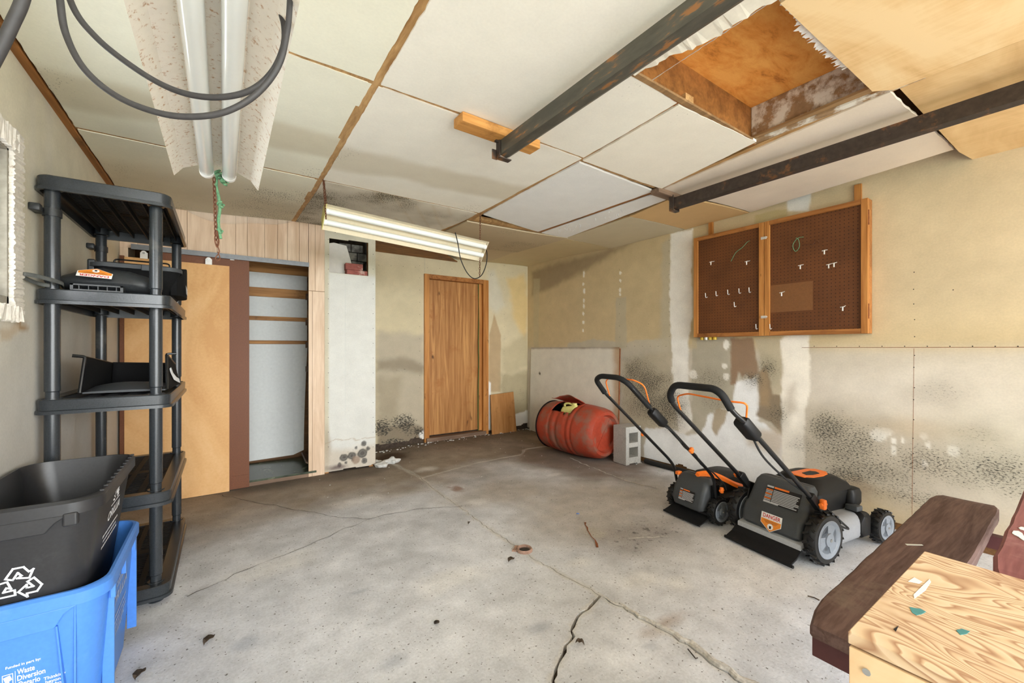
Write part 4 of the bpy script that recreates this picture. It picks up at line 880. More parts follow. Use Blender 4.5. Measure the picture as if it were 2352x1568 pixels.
# wall straps round the left posts
for (px, py, z) in ((-0.60, 2.575, 1.775), (-0.60, 3.44, 1.79)):
    b = B().lathe([(0.025,-0.016),(0.030,-0.016),(0.030,0.016),(0.025,0.016)], 20, 'z', (px, py, z)); b.box((px-0.048, py-0.055, z-0.010), (px-0.02, py-0.005, z+0.010))
    s_ = mkobj('wall_strap', b, 'black_plastic', T, smooth=True, world=True)
    k = B(); rbox(k, (px-0.049, py-0.085, z-0.013), (px-0.015, py-0.05, z+0.017), 0.005); mkobj('strap_block', k, 'black_plastic', T, smooth=True, world=True)
# loose metal band on tier four
b = B(); pth = smooth_path([(-0.57, 2.60, 1.468), (-0.56, 2.52, 1.475), (-0.60, 2.44, 1.485), (-0.635, 2.40, 1.487), (-0.64, 2.44, 1.475), (-0.625, 2.52, 1.466), (-0.60, 2.545, 1.463)], 6)
L_ = [(p.x, p.y, p.z-0.008) for p in pth]; H_ = [(p.x, p.y, p.z+0.008) for p in pth]; n = len(pth)
b.add(L_+H_, [(i, i+1, n+i+1, n+i) for i in range(n-1)]); o = mkobj('strap_loop', b, 'zip_tie', T, smooth=True, world=True); o.modifiers.new('t', 'SOLIDIFY').thickness = 0.002

# ------------------------------------------------------------------ things on the shelves
def danger_sticker(parent, o, ux, uy, w, h, flip=False):   # white-topped orange shield with red DANGER
    o = Vector(o); ux = Vector(ux).normalized(); uy = Vector(uy).normalized(); nz = ux.cross(uy)
    mk = lambda pts, d: [tuple(o + ux*p[0] + uy*p[1] + nz*d) for p in pts]
    sh = [(-w/2, h/2), (-w/2, -h*0.08), (0, -h/2), (w/2, -h*0.08), (w/2, h/2)]
    b = B(); b.add(mk(sh, 0.0008), [(0,1,2,3,4)]); s1 = mkobj('warning_sticker', b, 'sticker_white', parent)
    k = 0.95; s2 = [(-w/2*k, h*0.16), (-w/2*k, -h*0.07), (0, -h/2*0.94), (w/2*k, -h*0.07), (w/2*k, h*0.16)]
    b = B(); b.add(mk(s2, 0.0014), [(0,1,2,3,4)]); mkobj('orange_field', b, 'sticker_orange', s1)
    c = [(0.17*h*math.cos(a*0.524), -h*0.2+0.17*h*math.sin(a*0.524)) for a in range(12)]; b = B(); b.add(mk(c, 0.0018), [tuple(range(12))]); mkobj('pictogram_disc', b, 'sticker_white', s1)
    c = [(0.09*h*math.cos(a*0.785)*(1 if a % 2 else 0.6), -h*0.23+0.11*h*math.sin(a*0.785)*(1 if a % 2 else 0.7)) for a in range(8)]; b = B(); b.add(mk(c, 0.0022), [tuple(range(8))]); mkobj('pictogram', b, 'print_black', s1)
    lettering('lettering', 'DANGER', h*0.30, o + uy*h*0.325 + nz*0.0016, ux, uy, 'sticker_red', s1, True, w*0.84)
    b = B()
    for i in range(3): b.add(mk([(-w*0.36+0.05*w*i, h*(0.10-0.055*i)), (w*0.36-0.05*w*i, h*(0.10-0.055*i)), (w*0.36-0.05*w*i, h*(0.08-0.055*i)), (-w*0.36+0.05*w*i, h*(0.08-0.055*i))], 0.002), [(0,1,2,3)])
    mkobj('fine_print', b, 'rust_red', s1)
    return s1
# mulch chute cover lying upside down on tier four
C0 = thing('mower_chute_cover', 'black plastic mower chute cover with upside-down orange DANGER sticker on shelf', 'chute cover', (-0.43, 2.68, 1.451))
b = B(); rings = []
prof = [(-0.175, 0.02, 0.020), (-0.165, 0.06, 0.035), (-0.11, 0.10, 0.065), (-0.03, 0.12, 0.092), (0.06, 0.12, 0.082), (0.12, 0.10, 0.060), (0.16, 0.07, 0.038), (0.178, 0.02, 0.022)]
for x, d, hh in prof:
    ring = []
    for k in range(14):
        a = 2*math.pi*k/14; cy = math.cos(a); sz = math.sin(a)
        ring.append((x, 0.02+d*0.75*cy*(1 if abs(cy) > 0 else 1), 0.048+hh*0.85*sz if sz > 0 else 0.048+0.044*sz*min(1, hh/0.05)))
    rings.append(ring)
b.loft(rings); mkobj('cover_body', b, 'black_plastic', C0, smooth=True)
b = B().box((-0.115, -0.115, 0.002), (0.055, -0.055, 0.008)).box((-0.115, -0.118, 0.004), (-0.105, -0.06, 0.030)).box((0.045, -0.118, 0.004), (0.055, -0.06, 0.030)).box((-0.115, -0.118, 0.024), (0.055, -0.112, 0.030))
for k in range(5): b.box((-0.09+0.03*k, -0.112, 0.006), (-0.087+0.03*k, -0.065, 0.026))
mkobj('hinge_rail', b, 'black_plastic', C0)
danger_sticker(C0, (-0.045, -0.066, 0.088), (-1, 0.0, 0.05), (0, -0.72, -0.62), 0.115, 0.072)
# grass catcher behind it on tier four
G = thing('grass_catcher', 'black mower grass catcher box with grey rim standing on upper shelf', 'grass catcher', (-0.36, 3.03, 1.451))
b = B(); rings = []
for z, w, d, r in ((0.002, .24, .34, .05), (0.05, .30, .42, .06), (0.12, .33, .46, .06), (0.150, .335, .465, .06)): rings.append([(p[0], p[1], z) for p in rrect(w, d, r, 5)])
b.loft(rings); mkobj('bag_body', b, 'fabric_black', G, smooth=True)
b = B(); rings = [[(p[0], p[1], z) for p in rrect(w, d, .06, 5)] for z, w, d in ((0.148, .345, .475), (0.148, .355, .485), (0.168, .352, .482), (0.176, .30, .43))]; b.loft(rings); rim = mkobj('rim', b, 'dark_grey_plastic', G, smooth=True)
mkobj('clip', B().box((0.02, -0.252, 0.140), (0.06, -0.242, 0.170)), 'dark_grey_plastic', G, bevel=0.003)
mkobj('handle', B().tube(fillet([(-0.10, -0.12, 0.17), (-0.10, -0.12, 0.205), (0.12, -0.12, 0.205), (0.12, -0.12, 0.17)], 0.015), 0.004, 8), 'black_metal', G, smooth=True)
b = B(); rings = []
for k in range(9):
    t = k/8; rings.append([(0.155+0.035*math.sin(math.pi*t)**0.5, -0.20+0.30*t, 0.03+z*(0.14*math.sin(math.pi*(0.15+0.8*t))+0.02)) for z in (0,1)] + [(0.13, -0.20+0.30*t, 0.03+z*(0.14*math.sin(math.pi*(0.15+0.8*t))+0.02)) for z in (1,0)])
b.loft(rings); mkobj('side_pouch', b, 'fabric_black', G, smooth=True)
b = B()
for k in range(5): b.add([(0.192, -0.17+0.022*k, 0.09-0.004*k), (0.192, -0.158+0.022*k, 0.088), (0.193, -0.145+0.022*k, 0.045), (0.193, -0.153+0.022*k, 0.043)], [(0,1,2,3)])
mkobj('printed_flame', b, 'print_white', G)
mkobj('end_cap', B().box((-0.185, -0.20, 0.11), (-0.155, -0.08, 0.185)), 'black_plastic', G, bevel=0.008)
# open fabric catcher on tier three
G = thing('grass_catcher', 'open black fabric grass catcher bag with wire frame and white flame print on middle shelf', 'grass catcher', (-0.40, 2.86, 0.987))
b = B(); n = 12
def sheet(name, quad, mat, th=0.004, sag=0.0):
    b = B(); a, c, d, e = [Vector(q) for q in quad]; V_ = []
    for i in range(n+1):
        for j in range(n+1):
            s, t = i/n, j/n; p = (a*(1-s)+c*s)*(1-t)+(e*(1-s)+d*s)*t; p = p+Vector((0,0,-sag*math.sin(math.pi*s)*math.sin(math.pi*t))); V_.append(tuple(p))
    b.add(V_, [(i*(n+1)+j, (i+1)*(n+1)+j, (i+1)*(n+1)+j+1, i*(n+1)+j+1) for i in range(n) for j in range(n)]); o = mkobj(name, b, mat, G, smooth=True); o.modifiers.new('t', 'SOLIDIFY').thickness = th; return o
FL, FR, BL, BR = (-0.135,-0.20,0.012), (0.17,-0.20,0.012), (-0.10,0.22,0.012), (0.19,0.24,0.012)
TFL, TFR, TBL, TBR = (-0.125,-0.16,0.175), (0.16,-0.10,0.185), (-0.09,0.20,0.135), (0.17,0.22,0.125)
sheet('bag_floor', (FL, FR, BR, BL), 'fabric_black', 0.004, -0.012); sheet('bag_back', (BL, BR, TBR, TBL), 'fabric_black'); sheet('bag_side', (FL, BL, TBL, TFL), 'fabric_black', 0.004)
sd = sheet('bag_side', (FR, (0.195,0.16,0.012), TBR, TFR), 'fabric_black')
b = B(); b.add([(0.174,-0.10,0.110),(0.178,-0.085,0.085),(0.185,-0.02,0.048),(0.196,0.06,0.030),(0.200,0.12,0.022),(0.197,0.10,0.045),(0.190,0.03,0.060),(0.182,-0.04,0.085),(0.176,-0.07,0.115)], [tuple(range(9))]); o = mkobj('printed_flame', b, 'print_white', G); o.modifiers.new('t', 'SOLIDIFY').thickness = 0.002
lip = B(); rings = []
for i in range(13):
    s = i/12; x = -0.125+0.29*s; hh = 0.022*math.sin(math.pi*s)**0.6; rings.append([(x, -0.205, 0.008), (x, -0.205, 0.014+0.2*hh), (x, -0.10, 0.020+hh*1.4), (x, 0.06, 0.018+hh), (x, 0.06, 0.008)])
lip.loft(rings); mkobj('plastic_flap', lip, 'dark_grey_plastic', G, smooth=True)
mkobj('wire_frame', B().tube(fillet([FL, TFL, (-0.165,-0.17,0.18)], 0.01), 0.007, 8).tube(fillet([FR, TFR, (0.20,-0.10,0.187)], 0.01), 0.006, 8).tube([TBL, TBR], 0.005, 8).tube([FL, FR], 0.005, 8).tube([TFL, TBL], 0.004, 8).tube([TFR, TBR], 0.004, 8), 'black_metal', G, smooth=True)

# ------------------------------------------------------------------ recycling bins
def bin_mesh(T, mat, W0, D0, H, tap, lipw, apron_z, notches):
    b = B(); rings = []; r = 0.075
    for z, ins in ((0, tap), (H*0.5, tap*0.5), (H-0.045, tap*0.08), (H-0.045, tap*0.08-0.001)): rings.append([(p[0], p[1], z) for p in rrect(W0-2*ins, D0-2*ins, r, 7)])
    for z, ins in ((H-0.042, -lipw), (H-0.008, -lipw), (H, -lipw+0.008), (H, 0.004), (H-0.03, 0.010), (0.02+H*0.5, tap*0.5+0.008), (0.012, tap+0.008)): rings.append([(p[0], p[1], z) for p in rrect(W0-2*ins, D0-2*ins, r, 7)])
    b.loft(rings); return mkobj('bin_body', b, mat, T, smooth=True)
W0, D0 = 0.33, 0.60
BX, BY = -0.466, 2.07
T = thing('recycling_bin', 'large blue plastic recycling bin on the floor with a black bin nested in it', 'recycling bin', (BX, BY, 0.005), 0.0)
Hb = 0.475; tp = 0.03
bin_mesh(T, 'blue_plastic', W0, D0, Hb, tp, 0.012, 0, 0)
yf = lambda z: -D0/2 + tp*(1-z/Hb)          # front face (toward the camera)
xf_ = lambda z: W0/2 - tp*(1-z/Hb)          # right-hand face
def apron(T, mat, H, yface, x0, x1, drop, lw):   # deep skirt under the front rim with a sloping end
    b = B(); yy = -D0/2-lw-0.002
    b.prism([(x0, H-0.04), (x1+0.05, H-0.04), (x1+0.02, H-0.06), (x1, H-drop), (x0, H-drop)], (0, 0.014, 0), (0, yy, 0), (1,0,0), (0,0,1)); return mkobj('handle_skirt', b, mat, T, bevel=0.003)
apron(T, 'blue_plastic', Hb, yf, -0.13, 0.06, 0.095, 0.012)
mkobj('rib', B().box((0.098, yf(Hb-.09)-0.004, 0.05), (0.102, yf(Hb-.09)+0.006, Hb-0.045)), 'blue_plastic', T)
b = B(); b.prism([(0.060, Hb-0.095), (0.064, Hb-0.095), (0.092, 0.02), (0.088, 0.02)], (0, 0.03, 0), (0, yf(0.25)-0.016, 0), (1,0,0), (0,0,1)); mkobj('rib', b, 'blue_plastic', T)
for y in (-D0/2+0.09, D0/2-0.09): mkobj('rib', B().box((xf_(0.2)-0.004, y-0.004, 0.06), (W0/2+0.008, y+0.004, Hb-0.04)), 'blue_plastic', T, bevel=0.002)
for y in (-0.215, -0.04, 0.16): mkobj('rim_tab', B().box((W0/2, y-0.012, Hb-0.085), (W0/2+0.013, y+0.014, Hb-0.04)), 'blue_plastic', T, bevel=0.002)
yq = lambda z: yf(z)-0.0015
up = Vector((0, -tp/Hb, 1)).normalized()
lettering('lettering', 'Funded in part by:', 0.0105, (-0.006, yq(0.293), 0.293), (1,0,0), up, 'print_white', T, True, 0.068)
lettering('lettering', 'Waste', 0.022, (-0.001, yq(0.272), 0.272), (1,0,0), up, 'print_white', T, True, 0.034)
lettering('lettering', 'Diversion', 0.022, (0.009, yq(0.253), 0.253), (1,0,0), up, 'print_white', T, True, 0.055)
lettering('lettering', 'Ontario', 0.022, (0.004, yq(0.234), 0.234), (1,0,0), up, 'print_white', T, True, 0.044)
for i_, t_ in enumerate(('Thinking', 'beyond', 'the box')): lettering('lettering', t_, 0.013, (0.055, yq(0.228-0.012*i_), 0.228-0.012*i_), (1,0,0), up, 'print_white', T, True)
b = B()
for z0, z1, x0, x1 in ((.228,.230,-.047,-.026), (.272,.274,-.047,-.026), (.228,.274,-.047,-.0455), (.228,.274,-.0275,-.026), (.228,.278,-.0225,-.0215)): b.add([(x0,yq(z0),z0),(x1,yq(z0),z0),(x1,yq(z1),z1),(x0,yq(z1),z1)], [(0,1,2,3)])
b.add([(-.045,yq(.266),.266),(-.032,yq(.270),.270),(-.028,yq(.256),.256),(-.034,yq(.252),.252),(-.031,yq(.240),.240),(-.037,yq(.234),.234),(-.041,yq(.250),.250)], [tuple(range(7))]); mkobj('logo', b, 'print_white', T, kind='stuff')
upx = Vector((tp/Hb, 0, 1)).normalized(); xq = lambda z: xf_(z)+0.0012
lettering('lettering', 'ORILLIA', 0.05, (xq(.315), 0.0, .315), (0,1,0), upx, 'print_worn', T, True, 0.25)
b = B(); rr = random.Random(5)
for i, (z, l) in enumerate(((.36,.2),(.375,.16),(.39,.1),(.25,.26),(.225,.22),(.205,.26),(.188,.20),(.172,.16))):
    y = -l/2
    while y < l/2:
        w = rr.uniform(.008,.02); b.add([(xq(z-.004), y, z-.004), (xq(z-.004), y+w, z-.004), (xq(z+.004), y+w, z+.004), (xq(z+.004), y, z+.004)], [(0,1,2,3)]); y += w+0.006
mkobj('worn_print', b, 'print_worn', T, kind='stuff')
# black bin, nested askew
T2 = thing('recycling_bin', 'black plastic recycling bin with white recycling symbol nested in the blue bin', 'recycling bin', (BX-0.005, BY+0.0, 0.325), 0.0)
Hk = 0.43; W1, D1 = 0.315, 0.64
sW, sD = W0, D0; W0, D0 = W1, D1
tpk = 0.055
bin_mesh(T2, 'bin_black', W1, D1, Hk, tpk, 0.010, 0, 0)
apron(T2, 'bin_black', Hk, None, -0.16, 0.05, 0.085, 0.010)
for y in [-0.26+0.052*i for i in range(11)]: mkobj('rim_notch', B().box((W1/2-0.006, y-0.006, Hk-0.001), (W1/2+0.006, y+0.006, Hk+0.005)), 'bin_black', T2, bevel=0.002)
b = B(); rbox(b, (0.085, -D1/2-0.014, Hk-0.075), (0.118, -D1/2+0.01, Hk-0.035), 0.006); mkobj('latch_tab', b, 'bin_black', T2)
b = B().prism([(0.05,Hk-.05),(0.12,Hk-.05),(0.13,0.03),(0.075,0.03)], (0,0.02,0), (0,-D1/2+tpk*0.5-0.012,0), (1,0,0), (0,0,1)); 
yk = lambda z: -D1/2 + tpk*(1-z/Hk)-0.0015; xk = lambda z: W1/2 - tpk*(1-z/Hk)+0.0015
# recycling symbol: three outlined folded arrows
def arrow_pts():
    return [[(-0.50,-0.02),(-0.28,0.36),(0.02,0.36),(0.16,0.14),(0.28,0.21),(0.13,-0.06),(-0.16,-0.06) if False else (0.02,0.06),(-0.08,0.24) if False else (-0.06,0.20),(-0.28,-0.14)]]
out = B(); sc = 0.072; zc0 = 0.205
for k in range(3):
    a = math.radians(-120*k); pts = [(-0.33,0.30),(-0.12,0.66),(0.16,0.66),(0.30,0.42),(0.42,0.50),(0.30,0.16),(-0.02,0.24),(0.10,0.31),(0.00,0.46),(-0.14,0.20)]
    q = [(x*math.cos(a)-y*math.sin(a), x*math.sin(a)+y*math.cos(a)) for x, y in pts]; m_ = len(q)
    cxm = sum(p[0] for p in q)/m_; cym = sum(p[1] for p in q)/m_; w_ = 0.035
    for i in range(m_):
        p, r_ = Vector(q[i]), Vector(q[(i+1) % m_]); d = (r_-p).normalized(); nn = Vector((-d.y, d.x))*w_; p2, r2 = p-d*w_, r_+d*w_
        vs = [p2+nn, r2+nn, r2-nn, p2-nn]; out.add([(v.x*sc-0.01, yk(zc0+v.y*sc), zc0+v.y*sc) for v in vs], [(0,1,2,3)])
mkobj('recycling_symbol', out, 'print_white', T2)
upk = Vector((tpk/Hk, 0, 1)).normalized()
lettering('lettering', 'ORILLIA', 0.045, (xk(.285), 0.02, .285), (0,1,0), upk, 'print_white', T2, True, 0.2)
b = B()
for i in range(9):
    a = math.radians(20*i+10); y0, z0 = 0.02+0.02*math.cos(a), 0.325+0.02*math.sin(a); y1, z1 = 0.02+0.05*math.cos(a), 0.325+0.045*math.sin(a); dy, dz = -math.sin(a)*.003, math.cos(a)*.003
    b.add([(xk(z0), y0-dy, z0-dz), (xk(z1), y1-dy, z1-dz), (xk(z1), y1+dy, z1+dz), (xk(z0), y0+dy, z0+dz)], [(0,1,2,3)])
b.add([(xk(.316), -.05, .316), (xk(.316), .09, .316), (xk(.320), .09, .320), (xk(.320), -.05, .320)], [(0,1,2,3)])
for i, (z, l) in enumerate(((.235,.24),(.215,.2),(.195,.22))):
    y = -l/2
    while y < l/2:
        w = rr.uniform(.008,.02); b.add([(xk(z-.004), y, z-.004), (xk(z-.004), y+w, z-.004), (xk(z+.004), y+w, z+.004), (xk(z+.004), y, z+.004)], [(0,1,2,3)]); y += w+0.006
mkobj('sun_logo', b, 'print_white', T2, kind='stuff')
W0, D0 = sW, sD
# ------------------------------------------------------------------ ceiling lights
def chain(name, label, p0, p1, mat='rust_chain', r=0.0022, ll=0.024, wd=0.010, group=None):
    p0, p1 = Vector(p0), Vector(p1); d = p1-p0; n = max(2, int(d.length/(ll*0.72))); t = d.normalized(); a = t.orthogonal().normalized(); c = t.cross(a); b = B()
    for i in range(n):
        m = p0 + d*((i+0.5)/n); s = a if i % 2 else c; pts = []
        for k in range(10):
            q = 2*math.pi*k/10; pts.append(m + t*math.cos(q)*ll*0.5 + s*math.sin(q)*wd*0.5)
        rings = []
        for k in range(10):
            tg = (pts[(k+1) % 10]-pts[k-1]).normalized(); u = tg.cross(t.cross(s)).normalized(); w = tg.cross(u)
            rings.append([tuple(pts[k]+(u*math.cos(j*math.pi/2.5)+w*math.sin(j*math.pi/2.5))*r) for j in range(5)])
        b.loft(rings, close=True)
    o = mkobj(name, b, mat, None, smooth=True, label=label, category='chain')
    if group: o['group'] = group
    return o
def fixture(T, L, prof, tubes, mat, tr=0.019):
    """fixture along local x from 0 to L; prof in (y,z)"""
    b = B(); th = 0.004; up = [(y, z+th) for y, z in prof]; ring = prof + list(reversed(up))
    b.loft([[(0, y, z) for y, z in ring], [(L, y, z) for y, z in ring]]); mkobj('reflector', b, mat, T)
    zt = max(z for y, z in prof); b = B().box((0.01, -0.045, zt+0.004), (L-0.01, 0.045, zt+0.045)); mkobj('ballast_housing', b, mat, T, bevel=0.004)
    for ty, tz in tubes:
        t_ = mkobj('tube', B().lathe([(0,0.004),(tr*0.9,0.004),(tr,0.010),(tr,L-0.010),(tr*0.9,L-0.004),(0,L-0.004)], 24, 'x', (0, ty, tz)), 'tube_glass', T, smooth=True)
        for x in (0.0, L-0.018):
            mkobj('end_cap', B().lathe([(0,x),(tr+0.0008,x),(tr+0.0008,x+0.018),(0,x+0.018)], 20, 'x', (0, ty, tz)), 'sticker_white', t_, smooth=True)
            mkobj('lamp_holder', B().box((x, ty-0.010, tz+0.008), (x+0.012, ty+0.010, zt+0.004)), 'sticker_white', T, bevel=0.002)
prof1 = [(-0.113,0.0),(-0.090,0.030),(-0.052,0.048),(-0.046,0.046),(-0.044,0.058),(0.044,0.058),(0.046,0.046),(0.052,0.048),(0.090,0.030),(0.113,0.0)]
T = thing('fluorescent_light', 'rust-speckled white two-tube fluorescent shop light hanging close to the camera', 'ceiling light', (-0.015, 0.46, 1.742), math.pi/2, 'fluorescent shop lights')
fixture(T, 1.22, prof1, [(-0.030, 0.030), (0.030, 0.030)], 'reflector_white')
prof2 = [(-0.090,0.0),(-0.068,0.022),(-0.036,0.030),(-0.034,0.042),(0.034,0.042),(0.036,0.030),(0.068,0.022),(0.090,0.0)]
T = thing('fluorescent_light', 'white two-tube fluorescent shop light hung on chains in front of the back door', 'ceiling light', (0.555, 3.0, 2.075), 0, 'fluorescent shop lights')
T.rotation_euler = (math.radians(-52), math.radians(3.2), 0)
fixture(T, 1.24, prof2, [(-0.038, 0.012), (0.038, 0.012)], 'reflector_clean', 0.0185)
b = B().prism([(-0.092,0.0),(-0.04,0.09),(0.05,0.09),(0.092,0.0)], (-0.004,0,0), (-0.001,0,0), (0,1,0), (0,0,1)); mkobj('end_plate', b, 'jug_yellow', T)
b = B().prism([(-0.092,0.0),(-0.04,0.07),(0.04,0.07),(0.092,0.0)], (0.004,0,0), (1.241,0,0), (0,1,0), (0,0,1)); mkobj('end_plate', b, 'reflector_clean', T)
chain('hanging_chain', 'rusty double chain holding the left end of the far shop light', (0.545, 2.99, 2.335), (0.575, 3.035, 2.14)); chain('hanging_chain', 'thin rusty chain beside the left end of the far shop light', (0.542, 2.985, 2.33), (0.553, 2.95, 2.05))
chain('hanging_chain', 'rusty chain holding the right end of the far shop light', (1.745, 2.99, 2.31), (1.765, 3.03, 2.09)); chain('hanging_chain', 'loose rusty chain end dangling below the far shop light', (1.765, 3.03, 1.955), (1.762, 3.03, 1.80))
pth = smooth_path([(1.49, 2.94, 2.105), (1.505, 2.925, 2.02), (1.53, 2.925, 1.90), (1.59, 2.93, 1.80), (1.66, 2.94, 1.762), (1.735, 2.95, 1.80), (1.79, 2.97, 1.90), (1.815, 3.0, 2.0), (1.81, 3.03, 2.05)], 8)
mkobj('power_cord', B().tube(pth, 0.004, 8), 'cord_dark', None, smooth=True, label='thin black cord looping below the far shop light in front of the door', category='cord')
# rope and chain at the near light's far end
b = B(); rp = smooth_path([(-0.016, 1.69, 1.785), (-0.020, 1.695, 1.74), (-0.013, 1.695, 1.70), (-0.010, 1.695, 1.665), (-0.014, 1.695, 1.63), (-0.013, 1.695, 1.60), (-0.008, 1.695, 1.565)], 6)
b.tube(rp, 0.0045, 8)
for c, r in (((-0.004,1.685,1.765),0.014), ((-0.012,1.69,1.775),0.012), ((0.002,1.685,1.752),0.010), ((-0.008,1.695,1.678),0.009), ((-0.010,1.695,1.59),0.007)):
    pts = [(c[0]+r*math.cos(a*0.7)*math.cos(a*0.31), c[1]+r*math.sin(a*0.7)*0.7, c[2]+r*math.sin(a*0.31)) for a in range(18)]; b.tube(smooth_path(pts, 3), 0.0035, 6)
mkobj('green_rope', b, 'rope_green', None, smooth=True, label='knotted green rope tied to the end of the near shop light', category='rope')
chain('hanging_chain', 'thin rusty chain hanging beside the green rope below the near shop light', (-0.026, 1.69, 1.762), (-0.020, 1.695, 1.545), r=0.0018, ll=0.02, wd=0.009)
mkobj('wire_hook', B().tube(smooth_path([(-0.012,1.695,1.60),(-0.020,1.695,1.585),(-0.024,1.695,1.56),(-0.018,1.695,1.535),(-0.013,1.695,1.555),(-0.018,1.695,1.59)], 5), 0.0022, 6).tube(smooth_path([(-0.018,1.695,1.545),(-0.012,1.695,1.52),(-0.022,1.695,1.50),(-0.018,1.695,1.49),(-0.010,1.695,1.50),(-0.016,1.695,1.52)], 5), 0.0018, 6), 'rust_chain', None, smooth=True, label='small twisted wire hook at the bottom of the hanging chain', category='hook')
# thick black cable looping down in front of the near light
def campt(u, v, d): r = ray(u, v); return Vector((0,0,EYE)) + Vector(r)*d
cab = [(132,-80,.62),(138,0,.60),(152,80,.60),(195,160,.60),(270,222,.61),(360,258,.62),(440,268,.63),(520,256,.64),(590,215,.65),(640,150,.655),(660,70,.66),(666,0,.665),(668,-80,.67)]
mkobj('power_cord', B().tube(smooth_path([campt(*c) for c in cab], 8), 0.0044, 10), 'cord_black', None, smooth=True, label='thick black power cable, lower and longer of the two loops under the near light', category='cord')
cab = [(130,-120,.64),(165,10,.64),(220,85,.65),(300,150,.66),(380,198,.67),(450,220,.675),(520,222,.68),(580,205,.685),(625,165,.69),(650,110,.70),(652,60,.71),(640,10,.72),(625,-80,.73)]
mkobj('power_cord', B().tube(smooth_path([campt(*c) for c in cab], 8), 0.0046, 10), 'cord_black', None, smooth=True, label='thick black power cable, upper and shorter of the two loops under the near light', category='cord')
cab = [(75,-90,.5),(52,0,.5),(28,55,.5),(2,110,.5),(-40,190,.5)]
mkobj('power_cord', B().tube(smooth_path([campt(*c) for c in cab], 8), 0.0062, 10), 'cord_black', None, smooth=True, label='dark cable crossing the upper left corner in front of the wall', category='cord')

# ------------------------------------------------------------------ overhead door tracks
def track(name, label, x, y0, y1, z, mat):
    T = thing(name, label, 'track', (x, y1, z), 0, 'overhead door tracks')
    b = B(); L = y1-y0
    # C-shaped rail: web on the left, top flange, curled lower lip
    pr = [(-0.030,0.040),(0.030,0.040),(0.030,0.036),(-0.026,0.036),(-0.026,-0.028),(0.010,-0.034),(0.026,-0.026),(0.028,-0.012),(0.031,-0.012),(0.030,-0.030),(0.012,-0.039),(-0.030,-0.032)]
    b.loft([[(px, 0, pz) for px, pz in pr], [(px, -L, pz) for px, pz in pr]]); mkobj('rail', b, mat, T)
    mkobj('rail_slot', B().box((-0.02, -L, -0.022), (0.022, -0.01, 0.03)), 'dark_track', T)
    return T
Z1 = 2.225
T = track('door_track', 'painted steel overhead door track in the middle of the ceiling, ending at a wood block', 1.195, -1.35, 1.80, Z1, 'green_grey_track')
b = B().box((-0.055, -0.005, 0.030), (0.025, 0.012, 0.038)).box((-0.038, -0.012, -0.045), (-0.032, 0.022, 0.04)).box((-0.038, -0.012, -0.050), (0.036, 0.022, -0.044)).box((-0.06, 0.022, -0.05), (-0.03, 0.028, 0.0)); mkobj('end_bracket', b, 'rust_track', T, bevel=0.001)
T = track('door_track', 'rusty dark steel overhead door track near the right wall', 2.66, -1.35, 1.80, Z1+0.005, 'rust_track')
b = B().box((-0.038, -0.012, -0.045), (-0.032, 0.022, 0.06)).box((-0.038, -0.012, -0.050), (0.036, 0.022, -0.044)).box((0.032, -0.012, -0.045), (0.037, 0.022, 0.06)); mkobj('end_bracket', b, 'rust_track', T, bevel=0.001)
o = mkobj('wood_block', B().box((-0.235, -0.045, 0), (0.235, 0.045, 0.045)).xf(Matrix.Translation((1.155, 1.79, 2.266)) @ Matrix.Rotation(0.02, 4, 'Z')), 'block_wood', None, bevel=0.003, label='yellow wooden block screwed to the ceiling above the middle door track', category='wood block')
o = mkobj('wood_block', B().box((-0.16, -0.035, 0), (0.16, 0.035, 0.035)).xf(Matrix.Translation((2.63, 1.83, 2.279)) @ Matrix.Rotation(0.0, 4, 'Z')), 'threshold_wood', None, bevel=0.003, label='dark wooden block under the ceiling at the end of the right door track', category='wood block')

